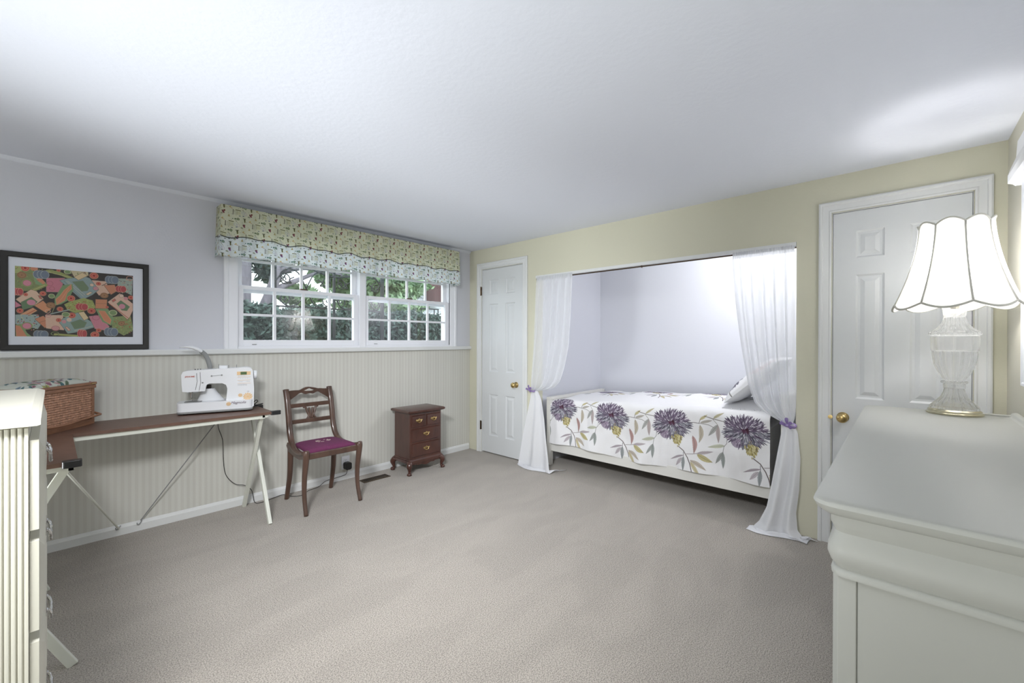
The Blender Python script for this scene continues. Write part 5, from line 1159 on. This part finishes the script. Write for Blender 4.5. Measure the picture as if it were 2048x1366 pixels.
pg = MB().rbox(1.762, 1.820, YW-0.052, YW-0.0085, 0.092, 0.156, 0.016, 4, axis=1).build('power_adapter', M_black, smooth='auto', bevel=0.004)
tag(pg, 'black power adapter plugged into the lower socket of the outlet', 'plug')
vt = thing('floor_vent', 'dark brown metal floor register in the carpet between chair and chest', 'vent', (1.975, 3.485, 0))
MB().frame((1.858, 3.455, 2.092, 3.525), [(0,0.001),(0,0.006),(0.010,0.005),(0.014,0.001)], lambda u, v, t: (u, v, t), closed=True).build('vent_frame', M_bronze, vt, world=True)
MB().box(1.858, 2.092, 3.455, 3.525, 0.0005, 0.002).build('vent_duct', M_black, vt, world=True)
for k in range(17): x = 1.866+k*0.0138; MB().box(x, x+0.005, 3.455, 3.525, 0.001, 0.005).build('louvre', M_bronze, vt, world=True)

# ================================================================ OUTSIDE
gz = 0.9
tag(MB().box(-14, 34, YW+0.5, 45, gz-0.2, gz).build('lawn', M_grass), 'green lawn outside the window', 'lawn')
def leaves(n_, fn, size, seed):
    r = np.random.RandomState(seed); m_ = MB(); V, Fc = [], []
    for k in range(n_):
        p = np.array(fn(r)); a = r.normal(size=3); a /= np.linalg.norm(a); b5 = np.cross(a, r.normal(size=3)); b5 /= np.linalg.norm(b5)
        s_ = size*r.uniform(0.6, 1.3); i = len(V)
        V += [tuple(p-a*s_), tuple(p+b5*s_*0.4), tuple(p+a*s_), tuple(p-b5*s_*0.4)]; Fc.append((i, i+1, i+2, i+3))
    m_.v = V; m_.f = Fc; return m_
# hedges
def hedge(x0, x1, y0, y1, z1, label, seed, mm=M_leafd, n_=9000):
    t = thing('clipped_hedge', label, 'hedge', ((x0+x1)/2, (y0+y1)/2, gz))
    MB().box(x0+0.08, x1-0.08, y0+0.10, y1-0.08, gz, z1-0.10).build('inner_mass', mm, t, world=True)
    def fn(r):
        x = r.uniform(x0, x1); top_ = z1-0.06+0.05*math.sin(x*7)+0.04*math.sin(x*17+1)
        if r.rand() < 0.6: return (x, y0+r.uniform(-0.05, 0.12), r.uniform(gz, top_))
        return (x, r.uniform(y0, y1), top_+r.uniform(-0.08, 0.06))
    o_ = leaves(n_, fn, 0.055, seed).build('hedge_leaves', mm, t, world=True); o_['kind'] = 'stuff'
hedge(0.8, 5.6, 6.9, 7.8, 1.76, 'long dark evergreen hedge below the iron arbour, seen through the left sashes', 1, n_=14000)
hedge(5.3, 8.2, 8.2, 9.2, 1.75, 'shorter dark hedge seen through the right sashes', 2)
# trees
def tree(label, trunk, rads, crown, mm, seed, n_, size=0.09, branches=()):
    t = thing('garden_tree', label, 'tree', (trunk[0][0], trunk[0][1], gz))
    MB().tube(catmull(trunk, 5), list(np.interp(np.linspace(0, 1, (len(trunk)-1)*5+1), np.linspace(0, 1, len(rads)), rads)), 14).build('trunk', M_bark, t, smooth=True, world=True)
    for b6 in branches: MB().tube(catmull(b6, 5), list(np.linspace(0.07, 0.02, (len(b6)-1)*5+1)), 8).build('branch', M_bark, t, smooth=True, world=True)
    def fn(r):
        c = crown[r.randint(len(crown))]; d = r.normal(size=3); d /= np.linalg.norm(d); return (c[0]+d[0]*c[3]*r.uniform(0.3, 1), c[1]+d[1]*c[3]*r.uniform(0.3, 1), c[2]+d[2]*c[4]*r.uniform(0.3, 1))
    o_ = leaves(n_, fn, size, seed).build('foliage', mm, t, world=True); o_['kind'] = 'stuff'
tree('thick grey trunk at the left edge of the left window', [(2.20,8.3,gz),(2.21,8.3,1.8),(2.22,8.3,2.8),(2.15,8.3,4.4)], [0.16,0.125,0.115,0.11], [(2.3,8.6,4.3,1.0,0.6),(2.85,9.0,2.75,0.4,0.45)], M_leafd, 3, 1500)
tree('leaning grey tree with branches behind the lamp reflection', [(2.15,8.4,gz),(2.50,8.4,1.66),(2.68,8.4,2.12),(2.77,8.4,2.6),(2.80,8.4,4.2)], [0.13,0.10,0.09,0.08,0.06], [(3.9,9.2,3.3,1.1,0.6),(3.4,9.0,2.15,0.5,0.2),(5.2,9.4,3.2,1.2,0.6)], M_leafg, 4, 5200, branches=([(2.68,8.4,2.12),(3.2,8.5,2.4),(3.9,8.6,2.75)], [(2.75,8.4,2.5),(3.4,8.5,2.65),(4.1,8.6,2.6)]))
tree('broad pale green tree behind the iron arbour', [(6.2,11.0,gz-0.1),(6.25,11.0,2.5),(6.2,11.0,4.0)], [0.14,0.11,0.08], [(5.6,11.0,3.0,1.1,0.8),(6.9,11.2,2.9,1.2,0.7),(4.9,10.5,3.3,1.0,0.6),(6.4,11.0,2.2,1.4,0.45)], M_leafg, 5, 9500, 0.12)
tree('small green tree in front of the white house', [(8.6,13.0,gz-0.1),(8.6,13.0,2.4),(8.6,13.0,3.2)], [0.09,0.07,0.05], [(8.0,12.9,2.2,0.9,0.4),(8.5,13.2,4.3,1.3,0.5)], M_leafg, 6, 4000, 0.11)
# iron arbour: posts, rails and scrolls
ar = thing('iron_arbour', 'black wrought-iron garden arbour with scrollwork outside the window', 'arbour', (2.5, 5.5, gz))
for x in (1.80, 2.515, 3.215): MB().bar((x,5.5,gz-0.05), (x,5.5,2.26), 0.028 if x < 3 else 0.045, 0.028, (0,1,0)).build('post', M_iron, ar, world=True)
for (z) in (1.655,): MB().bar((1.80,5.5,z), (3.215,5.5,z), 0.018, 0.018).build('rail', M_iron, ar, world=True)
MB().tube(catmull([(1.80,5.5,1.95),(1.95,5.5,2.12),(2.15,5.5,2.17),(2.35,5.5,2.10),(2.515,5.5,2.075),(2.70,5.5,2.10),(2.9,5.5,2.17),(3.08,5.5,2.14),(3.215,5.5,2.0)], 6), 0.011, 6).build('arch_rail', M_iron, ar, smooth=True, world=True)
def scroll(cx, cz, r, s_, turn=1.6, a0=0):
    pts = []
    for k in range(26):
        t = k/25; a = a0+s_*2*PI*turn*t; rr = r*(1-0.82*t); pts.append((cx+rr*math.cos(a), 5.5, cz+rr*math.sin(a)))
    return pts
def cscroll(cx, cz, w2, h2, up_):
    u_ = 1 if up_ else -1; sc2 = MB()
    pts = [(cx-w2*0.45,5.5,cz+u_*h2*0.55),(cx-w2*0.62,5.5,cz+u_*h2*0.40),(cx-w2*0.55,5.5,cz+u_*h2*0.22),(cx-w2*0.78,5.5,cz+u_*h2*0.30),(cx-w2*0.95,5.5,cz+u_*h2*0.62),(cx-w2*0.70,5.5,cz+u_*h2*0.95),(cx-w2*0.3,5.5,cz+u_*h2*0.80),(cx,5.5,cz)]
    sc2.tube(catmull(pts, 5), 0.008, 6); sc2.tube(catmull([(2*cx-p[0], p[1], p[2]) for p in pts], 5), 0.008, 6); return sc2
for (cx, w2) in ((2.16, 0.32), (2.87, 0.32)):
    for up_ in (True, False): cscroll(cx, 1.89, w2, 0.235, up_).build('scroll', M_iron, ar, smooth=True, world=True)
for cx in (2.515, 3.20, 1.82):
    for s_ in (-1, 1):
        if (cx > 3 and s_ > 0) or (cx < 2 and s_ < 0): continue
        for (cz, u_) in ((1.98, 1), (1.76, -1)): MB().tube(scroll(cx+s_*0.085, cz, 0.075, -s_*u_, 1.3, PI/2*u_), 0.007, 6).build('scroll', M_iron, ar, smooth=True, world=True)
# picket rail near the house
fn_ = thing('iron_fence', 'thin black iron railing in front of the white house', 'fence', (7.0, 9.4, gz))
for x in (6.72, 7.15, 7.28): MB().bar((x,9.5,gz), (x,9.5,2.10), 0.022, 0.022, (0,1,0)).build('fence_post', M_iron, fn_, world=True)
MB().bar((6.70,9.5,2.10), (7.30,9.5,2.10), 0.03, 0.03).build('fence_rail', M_iron, fn_, world=True); MB().bar((6.70,9.5,1.66), (7.30,9.5,1.66), 0.02, 0.02).build('fence_rail', M_iron, fn_, world=True)
# white house with clapboards and brick chimney
hs = thing('white_house', 'white clapboard house with a maroon brick chimney far outside the right sashes', 'house', (13.5, 19.0, gz))
hx0, hx1, hy = 12.6, 17.0, 18.5
MB().box(hx0, hx1, hy+0.03, hy+5, gz-0.1, 3.6).prism([(hx0,3.6),(hx1,3.6),((hx0+hx1)/2,5.3)], 1, hy+0.03, hy+5).build('wall', M_siding, hs, world=True)
z = gz; k = 0
while z < 5.1:
    t_ = 0 if z < 3.5 else (z-3.5)/1.7*(hx1-hx0)/2
    MB().add([(hx0+t_,hy-0.02,z),(hx1-t_,hy-0.02,z),(hx1-t_,hy+0.03,z+0.16),(hx0+t_,hy+0.03,z+0.16),(hx0+t_,hy+0.03,z),(hx1-t_,hy+0.03,z)], [(0,1,2,3),(0,4,5,1)]).build('clapboard', M_siding, hs, world=True); z += 0.16
MB().prism([(hx0-0.3,3.45),((hx0+hx1)/2,5.35),(hx1+0.3,3.45),(hx1+0.3,3.62),((hx0+hx1)/2,5.55),(hx0-0.3,3.62)], 1, hy-0.25, hy+5.2).build('roof', M_roof, hs, world=True)
wf = MB().box(13.4, 14.3, hy-0.05, hy+0.02, 1.6, 2.7).build('window', M_win, hs, world=True); MB().box(13.48, 14.22, hy-0.07, hy-0.04, 1.68, 2.62).build('pane', M_pane, wf, world=True)
MB().box(13.2, 14.1, hy-1.0, hy-0.2, 3.05, 5.6).build('chimney', M_brick, hs, world=True)
